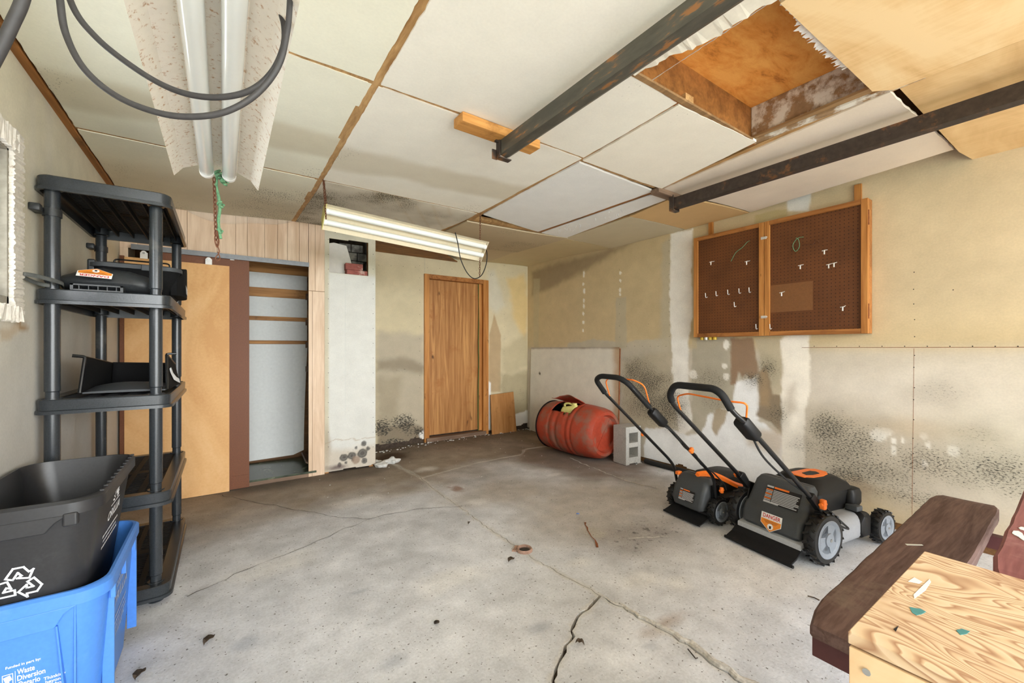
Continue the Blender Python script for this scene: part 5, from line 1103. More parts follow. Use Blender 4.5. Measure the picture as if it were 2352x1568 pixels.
# ------------------------------------------------------------------ lawn mowers (local: x forward, y left, z up, origin under the rear axle)
def wheel(T, x, y, r, w, tyre_m, hub_m, side):
    b = B(); rp = [(r*0.70,-w/2),(r*0.93,-w/2),(r,-w*0.30),(r,w*0.30),(r*0.93,w/2),(r*0.70,w/2)]
    b.loft([[(x+q*math.sin(2*math.pi*k/36), y+h, r+q*math.cos(2*math.pi*k/36)) for k in range(36)] for q, h in rp], close=True)
    for k in range(18):
        for s in (-1, 1):
            a = 2*math.pi*(k+(0.5 if s > 0 else 0))/18; m = Matrix.Translation((x, y, r)) @ Matrix.Rotation(a, 4, 'Y') @ Matrix.Translation((0, s*w*0.24, r*1.0)) @ Matrix.Rotation(s*0.5, 4, 'Z')
            b.box((-r*0.045, -w*0.26, -0.002), (r*0.045, w*0.26, r*0.045), m)
    wh = mkobj('wheel', b, tyre_m, T, smooth=True)
    f = y + side*w*0.5
    b = B(); rings = [(r*0.56, f-side*0.004), (r*0.735, f-side*0.002), (r*0.76, f+side*0.002), (r*0.735, f+side*0.004), (r*0.60, f+side*0.001), (r*0.56, f-side*0.004)]
    b.lathe([(q, h-y) for q, h in rings], 36, 'y', (x, y, r)); b.lathe([(0, f-y-side*0.012), (r*0.28, f-y-side*0.012), (r*0.26, f-y+side*0.006), (r*0.10, f-y+side*0.009), (0, f-y+side*0.009)], 24, 'y', (x, y, r))
    for k in range(3):
        a = 2*math.pi*k/3 + 0.35; m = Matrix.Translation((x, f-side*0.004, r)) @ Matrix.Rotation(a, 4, 'Y')
        b.prism([(-r*0.10, r*0.1), (-r*0.30, r*0.62), (r*0.30, r*0.62), (r*0.14, r*0.1)], (0, 0.006, 0), (0,-0.003,0), (1,0,0), (0,0,1)); 
        nv = 8; b.v[-nv:] = [tuple(m @ Vector(p)) for p in b.v[-nv:]]
    mkobj('hub', b, hub_m, wh, smooth=True)
    mkobj('hub_recess', B().lathe([(0, f-y-side*0.020), (r*0.70, f-y-side*0.020), (r*0.70, f-y-side*0.016), (0, f-y-side*0.016)], 24, 'y', (x, y, r)), hub_m, wh)
    for k in range(3):
        a = 2*math.pi*(k+0.5)/3 + 0.35; m = Matrix.Translation((x, f-side*0.0145, r)) @ Matrix.Rotation(a, 4, 'Y'); q = B().prism([(-r*0.05, r*0.32), (-r*0.20, r*0.5), (-r*0.02, r*0.56), (r*0.06, r*0.42)], (0, 0.002, 0), (0,-0.001,0), (1,0,0), (0,0,1)).xf(m); mkobj('hub_hole_shade', q, 'print_black', wh)  # black patches put the shade of the hub openings into colour
    mkobj('axle_bolt', B().lathe([(0, f-y+side*0.005), (r*0.07, f-y+side*0.005), (r*0.06, f-y+side*0.013), (0, f-y+side*0.014)], 12, 'y', (x, y, r)), 'bolt_steel', wh, smooth=True)
    return wh
def info_label(T, o, ux, uy, w, h):
    o = Vector(o); ux = Vector(ux).normalized(); uy = Vector(uy).normalized(); nz = ux.cross(uy); q = lambda x0, y0, x1, y1, d: [tuple(o+ux*x+uy*y+nz*d) for x, y in ((x0*w,y0*h),(x1*w,y0*h),(x1*w,y1*h),(x0*w,y1*h))]
    s = mkobj('instruction_label', B().add(q(-.5,-.5,.5,.5,.0006), [(0,1,2,3)]), 'print_black', T)
    b = B(); b.add(q(-.5,.40,-.3,.5,.0012), [(0,1,2,3)])
    r = random.Random(3)
    for i in range(9):
        y = 0.30-0.085*i
        b.add(q(-.28 if i not in (0,3,6) else -.28, y-.05, .5-(r.random()*.15), y, .0012), [(0,1,2,3)]); b.add(q(-.5, y-.05, -.30, y, .0012), [(0,1,2,3)]) if i not in (0,3,6) else None
    b.add(q(-.5,-.5,-.05,-.42,.0012), [(0,1,2,3)]); mkobj('label_text', b, 'sticker_grey', s, kind='stuff')
    b = B(); b.add(q(-.28,.40,.15,.5,.0012), [(0,1,2,3)])
    for i in (0,3,6): b.add(q(-.5,.25-.085*i,-.30,.30-.085*i,.0012), [(0,1,2,3)])
    mkobj('label_heading', b, 'orange_plastic', s, kind='stuff')
def ring_yz(x, w, z0, z1, r, n=4, dy=0): return [(x, dy+p[0], (z0+z1)/2+p[1]) for p in rrect(w, z1-z0, min(r, w/2.1, (z1-z0)/2.1), n)]
def knob(T, p, s=1.0):
    b = B(); rbox(b, (p[0]-0.010*s, p[1]-0.012*s, p[2]-0.022*s), (p[0]+0.012*s, p[1]+0.012*s, p[2]+0.022*s), 0.006*s); b.tube([(p[0]-0.02*s,p[1],p[2]),(p[0]+0.02*s,p[1],p[2])], 0.008*s, 8); return mkobj('clamp_knob', b, 'orange_plastic', T, smooth=True)

# the big mower
T = thing('lawn_mower', 'large grey and black push mower with orange knobs parked nearest the bench', 'lawn mower', (2.795, 1.165, 0.006), math.radians(-10), 'lawn mowers by the right wall')
wheel(T, 0, -0.235, 0.138, 0.062, 'tyre', 'mid_grey_plastic', -1); wheel(T, 0, 0.235, 0.138, 0.062, 'tyre', 'mid_grey_plastic', -1)
wheel(T, 0.60, -0.235, 0.098, 0.058, 'tyre', 'mid_grey_plastic', -1); wheel(T, 0.60, 0.235, 0.098, 0.058, 'tyre', 'mid_grey_plastic', 1)
b = B(); b.loft([ring_yz(-0.075, .36, .070, .150, .03), ring_yz(0.0, .40, .05, .20, .05), ring_yz(0.12, .47, .042, .215, .05), ring_yz(0.40, .47, .042, .205, .06), ring_yz(0.52, .43, .045, .17, .05), ring_yz(0.58, .34, .055, .12, .04)]); mkobj('deck', b, 'deck_grey', T, smooth=True)
b = B(); b.loft([ring_yz(0.37, .10, .09, .17, .02, dy=-.19), ring_yz(0.39, .115, .06, .215, .03, dy=-.19), ring_yz(0.47, .11, .055, .20, .03, dy=-.185), ring_yz(0.53, .07, .06, .13, .02, dy=-.17)]); mkobj('front_cover', b, 'mower_black', T, smooth=True)
b = B(); rbox(b, (0.37,-0.22,0.212), (0.43,-0.15,0.245), 0.008); mkobj('height_lever', b, 'dark_grey_plastic', T, smooth=True)
# discharge door: sloped bulged panel
b = B(); R_ = []
for z, x, w, th in ((0.105,-0.105,0.34,0.10), (0.125,-0.122,0.36,0.12), (0.19,-0.105,0.365,0.12), (0.225,-0.085,0.365,0.12), (0.235,-0.065,0.36,0.11), (0.36,-0.005,0.33,0.10), (0.385,0.015,0.30,0.08), (0.39,0.03,0.26,0.05)):
    R_.append([(x+0.5*th+p[0], p[1], z) for p in rrect(th, w, 0.028, 4)])
b.loft(R_); dd = mkobj('discharge_door', b, 'dark_grey_plastic', T, smooth=True)
nrm = Vector((-0.125, 0, 0.06)).normalized(); upv = Vector((0.06, 0, 0.125)).normalized()
info_label(T, (-0.037, -0.03, 0.2975), (0,-1,0), upv, 0.205, 0.105)
danger_sticker(T, (-0.1185, -0.015, 0.155), (0,-1,0), Vector((0.02,0,0.09)), 0.125, 0.105)
mkobj('rear_lip', B().loft([ring_yz(-0.130, .385, .066, .100, .006), ring_yz(-0.06, .40, .064, .112, .01)]), 'sticker_grey', T, smooth=True)
b = B(); b.loft([[(-0.12, y, 0.078), (-0.12, y, 0.070), (-0.17, y, 0.030), (-0.225, y, 0.006), (-0.225, y, 0.016), (-0.17, y, 0.040)] for y in (-0.195, 0.205)]); fl = mkobj('rear_flap', b, 'rubber', T)
mkobj('flap_edge', B().tube([(-0.225,-0.21,0.010),(-0.225,0.21,0.010)], 0.009, 8), 'rubber', T, smooth=True)
# motor cover
b = B(); rings = []
for z, x0, x1, w, r in ((0.185,0.13,0.44,.26,.05), (0.235,0.10,0.47,.29,.06), (0.315,0.09,0.49,.31,.06), (0.33,0.10,0.48,.30,.06)): rings.append([((x0+x1)/2+p[0], p[1], z) for p in rrect(x1-x0, w, r, 3)])
b.loft(rings); mkobj('motor_housing', b, 'mower_black', T, smooth=True)
b = B(); rings = []
for z, x0, x1, w, r in ((0.33,0.08,0.49,.32,.07), (0.36,0.10,0.47,.29,.07), (0.398,0.14,0.40,.23,.07), (0.404,0.16,0.35,.18,.05)): rings.append([((x0+x1)/2+p[0], p[1], z) for p in rrect(x1-x0, w, r, 4)])
b.loft(rings); mkobj('battery_lid', b, 'mower_black', T, smooth=True)
mkobj('lid_panel', B().prism([(0.15,-0.045),(0.19,-0.078),(0.28,-0.085),(0.35,-0.07),(0.40,-0.035),(0.40,0.035),(0.35,0.06),(0.19,0.06),(0.15,0.02)], (0,0,0.010), (0,0,0.396)), 'orange_plastic', T, bevel=0.004)
mkobj('lid_grip', B().prism([(0.20,-0.03),(0.24,-0.045),(0.31,-0.045),(0.33,-0.015),(0.31,0.015),(0.22,0.01)], (0,0,0.008), (0,0,0.401)), 'mower_black', T, bevel=0.003)
b = B(); rbox(b, (0.39,-0.185,0.215), (0.51,-0.09,0.335), 0.03); mkobj('intake_box', b, 'mower_black', T, smooth=True)
# handle
for s in (-1, 1):
    b = B(); b.loft([ring_yz(-0.04,.022,.10,.20,.008,dy=s*.205), ring_yz(0.0,.024,.12,.33,.01,dy=s*.21), ring_yz(0.05,.022,.16,.31,.008,dy=s*.205)]); mkobj('handle_bracket', b, 'black_metal', T, smooth=True)
    b = B(); m = Matrix.Translation((-0.05, s*.215, 0.345)) @ Matrix.Rotation(math.radians(-45), 4, 'Y'); b.box((-0.02,-0.017,-0.07),(0.02,0.017,0.05), m); mkobj('hinge_sleeve', b, 'mower_black', T, bevel=0.004)
knob(T, (-0.02, -0.245, 0.33), 1.25); knob(T, (-0.05, 0.262, 0.365), 1.0)
HT = (-0.745, 1.005)
hl = [(-0.03, .215, .325), (-0.66, .215, .865), (-0.70, .20, .915), (-0.735, .13, .99), (-0.735, -.13, .99), (-0.73, -.175, .965), (-0.685, -.195, .88), (-0.62, -.215, .825), (-0.03, -.215, .325)]
hp = fillet(hl, 0.05, 5); mkobj('handle_tube', B().tube(hp, 0.0125, 12), 'black_metal', T, smooth=True)
gp = fillet([(-0.675, .208, .885), (-0.705, .195, .925), (-0.735, .13, .99), (-0.735, -.13, .99), (-0.73, -.175, .965), (-0.69, -.193, .89)], 0.045, 5); mkobj('foam_grip', B().tube(gp, 0.019, 14), 'foam_black', T, smooth=True)
bail = fillet([(-0.60, .212, .82), (-0.655, .19, .915), (-0.665, .10, .94), (-0.665, -.16, .925), (-0.64, -.245, .925), (-0.60, -.21, .85), (-0.60, -.212, .81)], 0.03, 4); mkobj('bail_bar', B().tube(bail, 0.0048, 8), 'orange_plastic', T, smooth=True)
m = Matrix.Translation((-0.565, -.20, .785)) @ Matrix.Rotation(math.radians(-49), 4, 'Y'); b = B(); rbox(b, (-0.03,-0.028,-0.075), (0.028,0.045,0.075), 0.016, 3, m); mkobj('switch_box', b, 'mower_black', T, smooth=True)
mkobj('cable', B().tube(smooth_path([(-0.54,-.20,.74),(-0.44,-.19,.625),(-0.28,-.195,.50),(-0.12,-.205,.40),(-0.02,-.21,.35),(0.08,-.225,.27),(0.16,-.245,.20),(0.20,-.255,.165),(0.17,-.26,.17),(0.06,-.235,.22),(0.0,-.22,.25)], 8), 0.0055, 8), 'cord_dark', T, smooth=True)

# the small mower
T = thing('lawn_mower', 'small black push mower with orange carry handle parked beside the larger mower', 'lawn mower', (2.80, 1.715, 0.006), math.radians(-8), 'lawn mowers by the right wall')
wheel(T, 0, -0.175, 0.090, 0.05, 'tyre', 'mid_grey_plastic', -1); wheel(T, 0, 0.175, 0.090, 0.05, 'tyre', 'mid_grey_plastic', -1)
wheel(T, 0.46, -0.175, 0.075, 0.05, 'tyre', 'mid_grey_plastic', -1); wheel(T, 0.46, 0.175, 0.075, 0.05, 'tyre', 'mid_grey_plastic', 1)
b = B(); b.loft([ring_yz(-0.03, .28, .05, .14, .03), ring_yz(0.05, .36, .04, .19, .05), ring_yz(0.35, .37, .04, .18, .06), ring_yz(0.47, .28, .045, .13, .04)]); mkobj('deck', b, 'mower_black', T, smooth=True)
b = B(); R_ = []
for z, x, w, th in ((0.055,-0.075,0.14,0.06), (0.08,-0.115,0.24,0.10), (0.12,-0.120,0.265,0.11), (0.20,-0.095,0.265,0.12), (0.26,-0.06,0.25,0.12), (0.285,-0.035,0.22,0.09), (0.29,-0.02,0.17,0.05)): R_.append([(x+0.5*th+p[0], p[1], z) for p in rrect(th, w, 0.03, 4)])
b.loft(R_); mkobj('discharge_door', b, 'dark_grey_plastic', T, smooth=True)
info_label(T, (-0.1135, -0.005, 0.158), (0,-1,0), (0.027,0,0.08), 0.125, 0.075)
b = B()
for k in range(6): b.box((-0.03+k*0.012, -0.155, 0.08), (-0.025+k*0.012, -0.135, 0.255))
mkobj('vent_fins', b, 'mower_black', T, kind='stuff'); mkobj('door_latch', B().box((-0.06, .115, .262), (-0.02, .145, .285)), 'orange_plastic', T, bevel=0.003)
b = B(); b.loft([[(-0.06, y, 0.050), (-0.06, y, 0.042), (-0.12, y, 0.020), (-0.165, y, 0.006), (-0.165, y, 0.014), (-0.12, y, 0.028)] for y in (-0.155, 0.155)]); mkobj('rear_flap', b, 'rubber', T); mkobj('flap_edge', B().tube([(-0.165,-0.155,0.010),(-0.165,0.155,0.010)], 0.007, 8), 'rubber', T, smooth=True)
b = B(); rings = []
for z, x0, x1, w, r in ((0.17,0.06,0.42,.26,.05), (0.23,0.05,0.42,.27,.06), (0.275,0.09,0.40,.24,.06), (0.29,0.14,0.34,.17,.05)): rings.append([((x0+x1)/2+p[0], p[1], z) for p in rrect(x1-x0, w, r, 4)])
b.loft(rings); mkobj('motor_cover', b, 'mower_black', T, smooth=True)
b = B(); pts = smooth_path([(-0.03,-.02,.295),(0.03,-.055,.305),(0.10,-.10,.285),(0.19,-.150,.235),(0.27,-.165,.205)], 5); rg_ = []
for i, p in enumerate(pts):
    w = 0.026; rg_.append([(p.x-0.004, p.y-0.012, p.z-0.016), (p.x+0.004, p.y-0.018, p.z+0.004), (p.x+0.006, p.y+0.006, p.z+0.020), (p.x, p.y+0.014, p.z)])
b.loft(rg_); mkobj('carry_handle', b, 'orange_plastic', T, smooth=True)
danger_sticker(T, (0.23, -0.187, 0.115), (1,0,0), (0,0,1), 0.105, 0.10)
hl = [(-0.02, .165, .20), (-0.045, .17, .315), (-0.10, .17, .375), (-0.74, .17, .93), (-0.785, .155, .985), (-0.80, .09, 1.015), (-0.80, -.09, 1.015), (-0.785, -.155, .985), (-0.74, -.17, .93), (-0.10, -.17, .375), (-0.045, -.17, .315), (-0.02, -.165, .18)]
mkobj('handle_tube', B().tube(fillet(hl, 0.05, 5), 0.0105, 12), 'black_metal', T, smooth=True)
gp = fillet([(-0.70, .17, .895), (-0.785, .155, .985), (-0.80, .09, 1.015), (-0.80, -.09, 1.015), (-0.785, -.155, .985), (-0.63, -.17, .835)], 0.05, 5); mkobj('foam_grip', B().tube(gp, 0.017, 14), 'foam_black', T, smooth=True)
mkobj('bail_bar', B().tube(fillet([(-0.66, .165, .87), (-0.70, .16, .975), (-0.71, .10, 1.0), (-0.71, -.12, 1.0), (-0.67, -.17, .97), (-0.62, -.165, .84)], 0.03, 4), 0.0045, 8), 'orange_plastic', T, smooth=True)
m = Matrix.Translation((-0.555, -.165, .765)) @ Matrix.Rotation(math.radians(-49), 4, 'Y'); b = B(); rbox(b, (-0.028,-0.028,-0.075), (0.026,0.028,0.075), 0.014, 3, m); mkobj('switch_box', b, 'mower_black', T, smooth=True)
knob(T, (-0.345, .185, .575), 0.6); knob(T, (-0.285, -.19, .535), 0.9); knob(T, (0.0, -.195, .235), 0.9)
mkobj('cable', B().tube(smooth_path([(-0.53,-.165,.72),(-0.46,-.19,.675),(-0.40,-.185,.62),(-0.30,-.155,.545),(-0.24,-.185,.50),(-0.17,-.17,.425),(-0.08,-.18,.37),(0.04,-.18,.27),(0.08,-.17,.22)], 6), 0.005, 8), 'cord_dark', T, smooth=True)
# ------------------------------------------------------------------ barrel, jug, block, boards
T = thing('barrel', 'dusty red plastic barrel lying on its side with a torn opening on top', 'barrel', (3.30, 3.49, 0.295), math.radians(4))
prof = [(0.0,-0.382),(0.180,-0.382),(0.190,-0.395),(0.200,-0.424),(0.230,-0.424),(0.258,-0.395),(0.272,-0.34),(0.283,-0.22),(0.286,-0.17),(0.281,-0.16),(0.281,-0.145),(0.287,-0.135),(0.289,-0.10),(0.283,-0.09),(0.283,-0.07),(0.290,-0.05),(0.290,0.05),(0.283,0.06),(0.283,0.09),(0.289,0.10),(0.287,0.16),(0.281,0.17),(0.281,0.19),(0.285,0.20),(0.276,0.34),(0.262,0.40),(0.235,0.425),(0.20,0.43),(0.19,0.415),(0.0,0.415)]
n = 56; b = B(); rings = []
dens = []
for (r0, h0), (r1, h1) in zip(prof[:-1], prof[1:]):
    k = max(1, int(math.hypot(r1-r0, h1-h0)/0.022)); dens += [(r0+(r1-r0)*i/k, h0+(h1-h0)*i/k) for i in range(k)]
dens.append(prof[-1]); rgb = random.Random(4)
vs = []; fs = []
for r, h in dens:
    for k in range(n):
        a = 2*math.pi*k/n; vs.append((r*math.sin(a), h, r*math.cos(a)))
for i in range(len(dens)-1):
    for k in range(n):
        a = 2*math.pi*(k+0.5)/n; a = a if a < math.pi else a-2*math.pi; h = (dens[i][1]+dens[i+1][1])/2; r = dens[i][0]
        if r > 0.2 and -0.10 < h-0.0 < 0.20 and -0.85 + 0.06*rgb.random() < a < -0.02+0.05*rgb.random(): continue      # the torn hole, facing up and toward the room
        fs.append((i*n+k, i*n+(k+1) % n, (i+1)*n+(k+1) % n, (i+1)*n+k))
b.add(vs, fs); o = mkobj('shell', b, 'barrel_red', T, smooth=True); o.modifiers.new('t', 'SOLIDIFY').thickness = 0.006
b = B(); V_ = []; m1, m2 = 8, 10        # the flap bent up out of the hole
for i in range(m1+1):
    for j in range(m2+1):
        s, t = i/m1, j/m2; h = -0.105+0.335*t; l = 0.19*s; V_.append((0.03-l*0.95, h + 0.02*s*(1 if t > 0.5 else -1), 0.288+l*0.50+0.03*math.sin(math.pi*1.6*t)*s - 0.02*s*s))
b.add(V_, [(i*(m2+1)+j, (i+1)*(m2+1)+j, (i+1)*(m2+1)+j+1, i*(m2+1)+j+1) for i in range(m1) for j in range(m2)]); o = mkobj('torn_flap', b, 'barrel_red', T, smooth=True); o.modifiers.new('t', 'SOLIDIFY').thickness = 0.005
mkobj('hoop', B().lathe([(0.275,0.385),(0.281,0.385),(0.273,0.40),(0.267,0.40)], 56, 'y'), 'black_metal', T, smooth=True)
m = Matrix.Rotation(0.62, 4, 'Y'); mkobj('mould_line', B().box((-0.003,-0.387,-0.175),(0.003,-0.380,0.175), m), 'barrel_red', T)
J_ = thing('plastic_jug', 'pale yellow plastic jug tucked into the opening of the red barrel', 'jug', (3.195, 3.47, 0.40), math.radians(6)); J_.scale = (1.05, 1.2, 1.05)
b = B(); rings = []
for z, w, d, r in ((0,.10,.17,.02),(0.01,.12,.19,.025),(0.10,.12,.19,.03),(0.135,.10,.16,.03),(0.155,.05,.07,.02),(0.17,.04,.04,.015),(0.185,.04,.04,.015)): rings.append([(p[0], p[1]+(0 if z < .14 else -0.045), z) for p in rrect(w, d, r, 4)])
b.loft(rings); mkobj('jug_body', b, 'jug_yellow', J_, smooth=True)
b = B()
for i in range(3): b.box((-0.0615, -0.05+0.04*i, 0.06), (-0.060, -0.03+0.04*i, 0.085))
for i in range(4): b.box((-0.0615, -0.06, 0.05-0.008*i), (-0.060, 0.05, 0.054-0.008*i))
mkobj('printed_label', b, 'cord_green', J_); mkobj('jug_handle', B().tube(smooth_path([(0,0.07,.125),(0,0.075,.16),(0,0.03,.175),(0,-0.02,.165)], 5), 0.011, 8), 'jug_yellow', J_, smooth=True)
T = thing('cinder_block', 'grey concrete cinder block standing on end beside the red barrel', 'concrete block', (3.49, 2.93, 0.004), math.radians(-5))
b = B(); W_, D_, H_ = 0.21, 0.185, 0.39
def frame(b, x0, x1, z0, z1, hx0, hx1, hz, y0, y1):
    # block with two open cores through y
    zs_ = [z0] + [q for h in hz for q in h] + [z1]
    b.box((x0,y0,z0),(hx0,y1,z1)); b.box((hx1,y0,z0),(x1,y1,z1))
    for i in range(0, len(zs_), 2): b.box((hx0-0.001,y0+0.001*(i==2),zs_[i]),(hx1+0.001,y1-0.001*(i==2),zs_[i+1]))
frame(b, -W_/2, W_/2, 0.012, H_, -W_/2+0.045, W_/2-0.040, [(0.075, 0.175), (0.225, 0.325)], -D_/2, D_/2)
b.box((-W_/2,-D_/2,0),(-W_/2+0.05,D_/2,0.013)).box((W_/2-0.05,-D_/2,0),(W_/2,D_/2,0.013)); b.box((-W_/2+0.03,D_/2-0.02,0.03),(W_/2-0.03,D_/2-0.001,H_-0.03))
mkobj('block_body', b, 'cement_block', T, bevel=0.004)
# old white board leaning on the right wall
lb = setting('x'); bpy.data.objects.remove(lb)
def board_paint(P):
    U, V = P.U, P.V; P.vary(7, 2, 0.07); P.mix(sstep(0.12, 0.03, U + fbm(U,V,4,6)*0.06), sr(176,144,108), 0.8); P.mix(sstep(0.03, 0.0, 1.2-V + fbm(U,V,5,9)*0.03), sr(120,96,74), 0.6); P.mix(sstep(0.2,0.0,V+fbm(U,V,6,5)*0.2), sr(190,176,150), 0.6)
    P.mould(np.clip(fbm(U,V,8,3)*1.2,0,.4)); P.ell(1.42,0.84,0.02,0.022,sr(96,86,70),1,soft=.2,rag=.05)
o = grid_wall('leaning_board', (3.612, 3.165, 0.01), (0.0,1,0), (0.026,0,1), 1.63, 1.205, 0.015, sr(222,216,202), board_paint, 'old_board', kind=None, thick=(0.014,0,0)); o['label'] = 'large dirty white board leaning against the right wall behind the barrel'; o['category'] = 'board'
mkobj('rust_edge', B().box((3.611,3.158,0.01),(3.626,3.165,1.20)).xf(Matrix.Shear('XY', 4, (0,0)) if False else Matrix.Identity(4)), 'rust_red', o)
for ch in o.children: ch.rotation_euler = (0,0,0)
pc = o.children[0]; me = pc.data
for v in me.vertices: v.co.x += 0.026*v.co.z
b = B(); cx0, cx1 = at(1127,900,'y',4.84)[0], at(1183,900,'y',4.84)[0]; zt = at(1155,901,'y',4.86)[2]
o = thing('plywood_offcut', 'brown plywood offcut leaning on the back wall right of the door', 'wood board', ((cx0+cx1)/2, 4.8, 0.03))
mkobj('board', B().prism([(cx0,0.035),(cx1,0.035),(cx1-0.02,zt),(cx0+0.005,zt-0.02)], (0,0.012,0), (0,4.80,0), (1,0,0), (0,0.085,1)), 'scrap_wood', o, world=True, bevel=0.001)
mkobj('side_batten', B().box((cx1-0.08,4.792,0.04),(cx1-0.005,4.802,zt-0.3)), 'scrap_wood', o, world=True) if False else None
# black drain hose along the foot of the right wall
mkobj('drain_hose', B().tube(smooth_path([(3.625,2.80,0.028),(3.615,2.65,0.027),(3.622,2.4,0.027),(3.615,2.1,0.027),(3.62,1.7,0.027)], 6), 0.024, 12), 'cord_dark', None, smooth=True, label='black flexible hose lying along the foot of the right wall behind the mowers', category='hose')
# crumbled concrete by the chimney chase
for i, (x, y, r, lab) in enumerate(((1.325,4.235,.05,'rounded lump of pale concrete nearest the chimney wall corner'), (1.445,4.31,.06,'bigger whitish lump of concrete at the start of the floor crack'), (1.315,4.40,.036,'small brown-stained lump of concrete behind the two pale ones'))):
    rr = random.Random(i); bm = bmesh.new(); bmesh.ops.create_icosphere(bm, subdivisions=3, radius=r)
    for v in bm.verts:
        d = v.co.normalized(); k = 1+0.22*math.sin(3.1*d.x*2+i)+0.15*math.sin(5*d.y+2*i)+0.1*math.sin(7*d.z); v.co = Vector((d.x*r*k*1.25, d.y*r*k, max(-0.3*r, d.z*r*k*0.62)))
    me = bpy.data.meshes.new('concrete_lump'); bm.to_mesh(me); bm.free(); me.materials.append(M['rubble_white']); me.shade_smooth(); o = bpy.data.objects.new('concrete_lump', me); COL.objects.link(o); o.location = (x, y, 0.3*r+0.004); o['label'] = lab; o['category'] = 'rubble'; o['group'] = 'lumps of broken concrete'
# debris flakes along the foot of the back wall
b = B(); rr = random.Random(12)
for i in range(260):
    if i < 110: x, y = rr.uniform(1.3, 3.6), 4.86-abs(rr.gauss(0, .06))
    elif i < 190: x, y = 3.62-abs(rr.gauss(0,.05)), rr.uniform(0.9, 4.8)
    else: x, y = rr.uniform(0.6,3.2), rr.uniform(2.6,4.6)
    s = rr.uniform(.003,.016) if i < 190 else rr.uniform(.002,.006); z = zfloor(x, y)+0.004; a = rr.random()*6
    b.prism([(s*math.cos(a+q)*rr.uniform(.6,1.2), s*math.sin(a+q)*rr.uniform(.4,1)) for q in (0,1.3,2.6,3.9,5.1)], (0.001,0,s*0.5), (x,y,z))
o = mkobj('plaster_crumbs', b, 'rubble_white', None, label='scattered crumbs of white plaster along the foot of the walls', category='debris'); o['kind'] = 'stuff'
# broken clay drain stub in the crack
T = thing('drain_stub', 'broken ring of clay drain pipe sunk in the floor crack', 'drain pipe', (1.47, 2.0, 0.0))
mkobj('pipe_ring', B().loft([[(q*math.cos(2*math.pi*k/24), q*math.sin(2*math.pi*k/24), h) for k in range(24)] for q, h in ((0.030,-0.02),(0.046,-0.02),(0.048,0.010),(0.042,0.018),(0.034,0.014))], close=True), 'drain_clay', T, smooth=True); mkobj('pipe_hole_shade', B().lathe([(0,-0.015),(0.033,-0.015),(0.033,0.0045),(0,0.0045)], 20), 'crack_dark', T)  # solid dark disc carries the shade inside the pipe as colour
mkobj('broken_edge', B().prism([(-0.07,0.03),(-0.04,0.05),(-0.02,0.07),(0.0,0.055),(-0.03,0.035),(-0.05,0.01)], (0,0,0.008), (0,0,0.002)), 'drain_clay', T)
def leaf(name, label, u, v, l, w, a, mat='leaf_brown', cat='leaf', h=0.012):
    p = at(u, v, 'z', 0); b = B(); V_ = []; n = 8
    for i in range(n+1):
        t = i/n; ww = w*math.sin(math.pi*t)**0.7+0.0005; x = l*(t-0.5); z = 0.005+h*math.sin(math.pi*t)*(1+0.4*math.sin(9*t)); V_ += [(x,-ww,z+h*0.7), (x,0,z), (x,ww,z+h*0.5)]
    b.add(V_, [(3*i+j, 3*i+3+j, 3*i+4+j, 3*i+1+j) for i in range(n) for j in range(2)]); b.xf(Matrix.Translation((p[0],p[1],0)) @ Matrix.Rotation(a, 4, 'Z')); o = mkobj(name, b, mat, None, smooth=True, label=label, category=cat); o.modifiers.new('t','SOLIDIFY').thickness = 0.0015; return o
leaf('dry_leaf', 'curled dry leaf on the floor just left of the drain stub', 1174,1290,.05,.018,0.3); leaf('dry_leaf', 'dark curled leaf on the floor in front of the shelving unit', 480,1475,.055,.018,0.9); leaf('dry_leaf', 'dark shrivelled leaf on the floor beside the blue bin', 320,1555,.05,.018,1.2); leaf('dry_leaf', 'tiny dark leaf on the floor beside the middle of the long crack', 1077,1205,.03,.008,0.8); leaf('dry_leaf', 'pale tan leaf scrap on the floor near the open crack', 1332,1482,.035,.010,2.2)
leaf('plastic_scrap', 'tiny bright blue plastic scrap on the floor', 1327,1182,.022,.006,2.4,'blue_plastic','scrap',.004); leaf('metal_scrap', 'flat dark round coin-like scrap on the floor in the lower middle', 1003,1432,.028,.012,.4,'crack_dark','scrap',.002)
p = [at(u, v, 'z', 0.006) for u, v in ((1855,1368),(1870,1372),(1882,1378))]; mkobj('twig', B().tube([tuple(q) for q in p], 0.003, 6), 'leaf_brown', None, label='short dark twig on the floor beside the bench', category='twig')
p = [at(u, v, 'z', 0.006) for u, v in ((1580,1490),(1588,1500),(1598,1512),(1602,1510))]; mkobj('twig', B().tube([tuple(q) for q in p], 0.0025, 6), 'crack_dark', None, label='bent black wire bit lying by the lower floor crack', category='wire')

# things in the hole of the chimney chase
def brick_thing(label, a, bb, rz): 
    o = B(); rbox(o, (-bb[0]/2,-bb[1]/2,0),(bb[0]/2,bb[1]/2,bb[2]),0.005); o.xf(Matrix.Translation(a) @ Matrix.Rotation(rz,4,'Z')); mkobj('loose_brick', o, 'brick_red', None, label=label, category='brick', group='loose bricks in the chimney hole')
brick_thing('lower pale red brick lying in the chimney wall hole', (1.10, 4.355, 1.9345), (0.20,0.085,0.045), 0.0); brick_thing('upper red brick stacked on another in the chimney wall hole', (1.075, 4.362, 1.981), (0.165,0.08,0.065), -0.05)
mkobj('foam_board', B().prism([(0.842,1.938),(1.10,1.938),(1.08,2.03),(1.02,2.235),(0.90,2.25),(0.842,2.235)], (0,0.02,0), (0,4.415,0), (1,0,0), (0,0,1)), 'foam_white', None, bevel=0.003, label='white foam board stuffed in the left of the chimney wall hole', category='foam board')

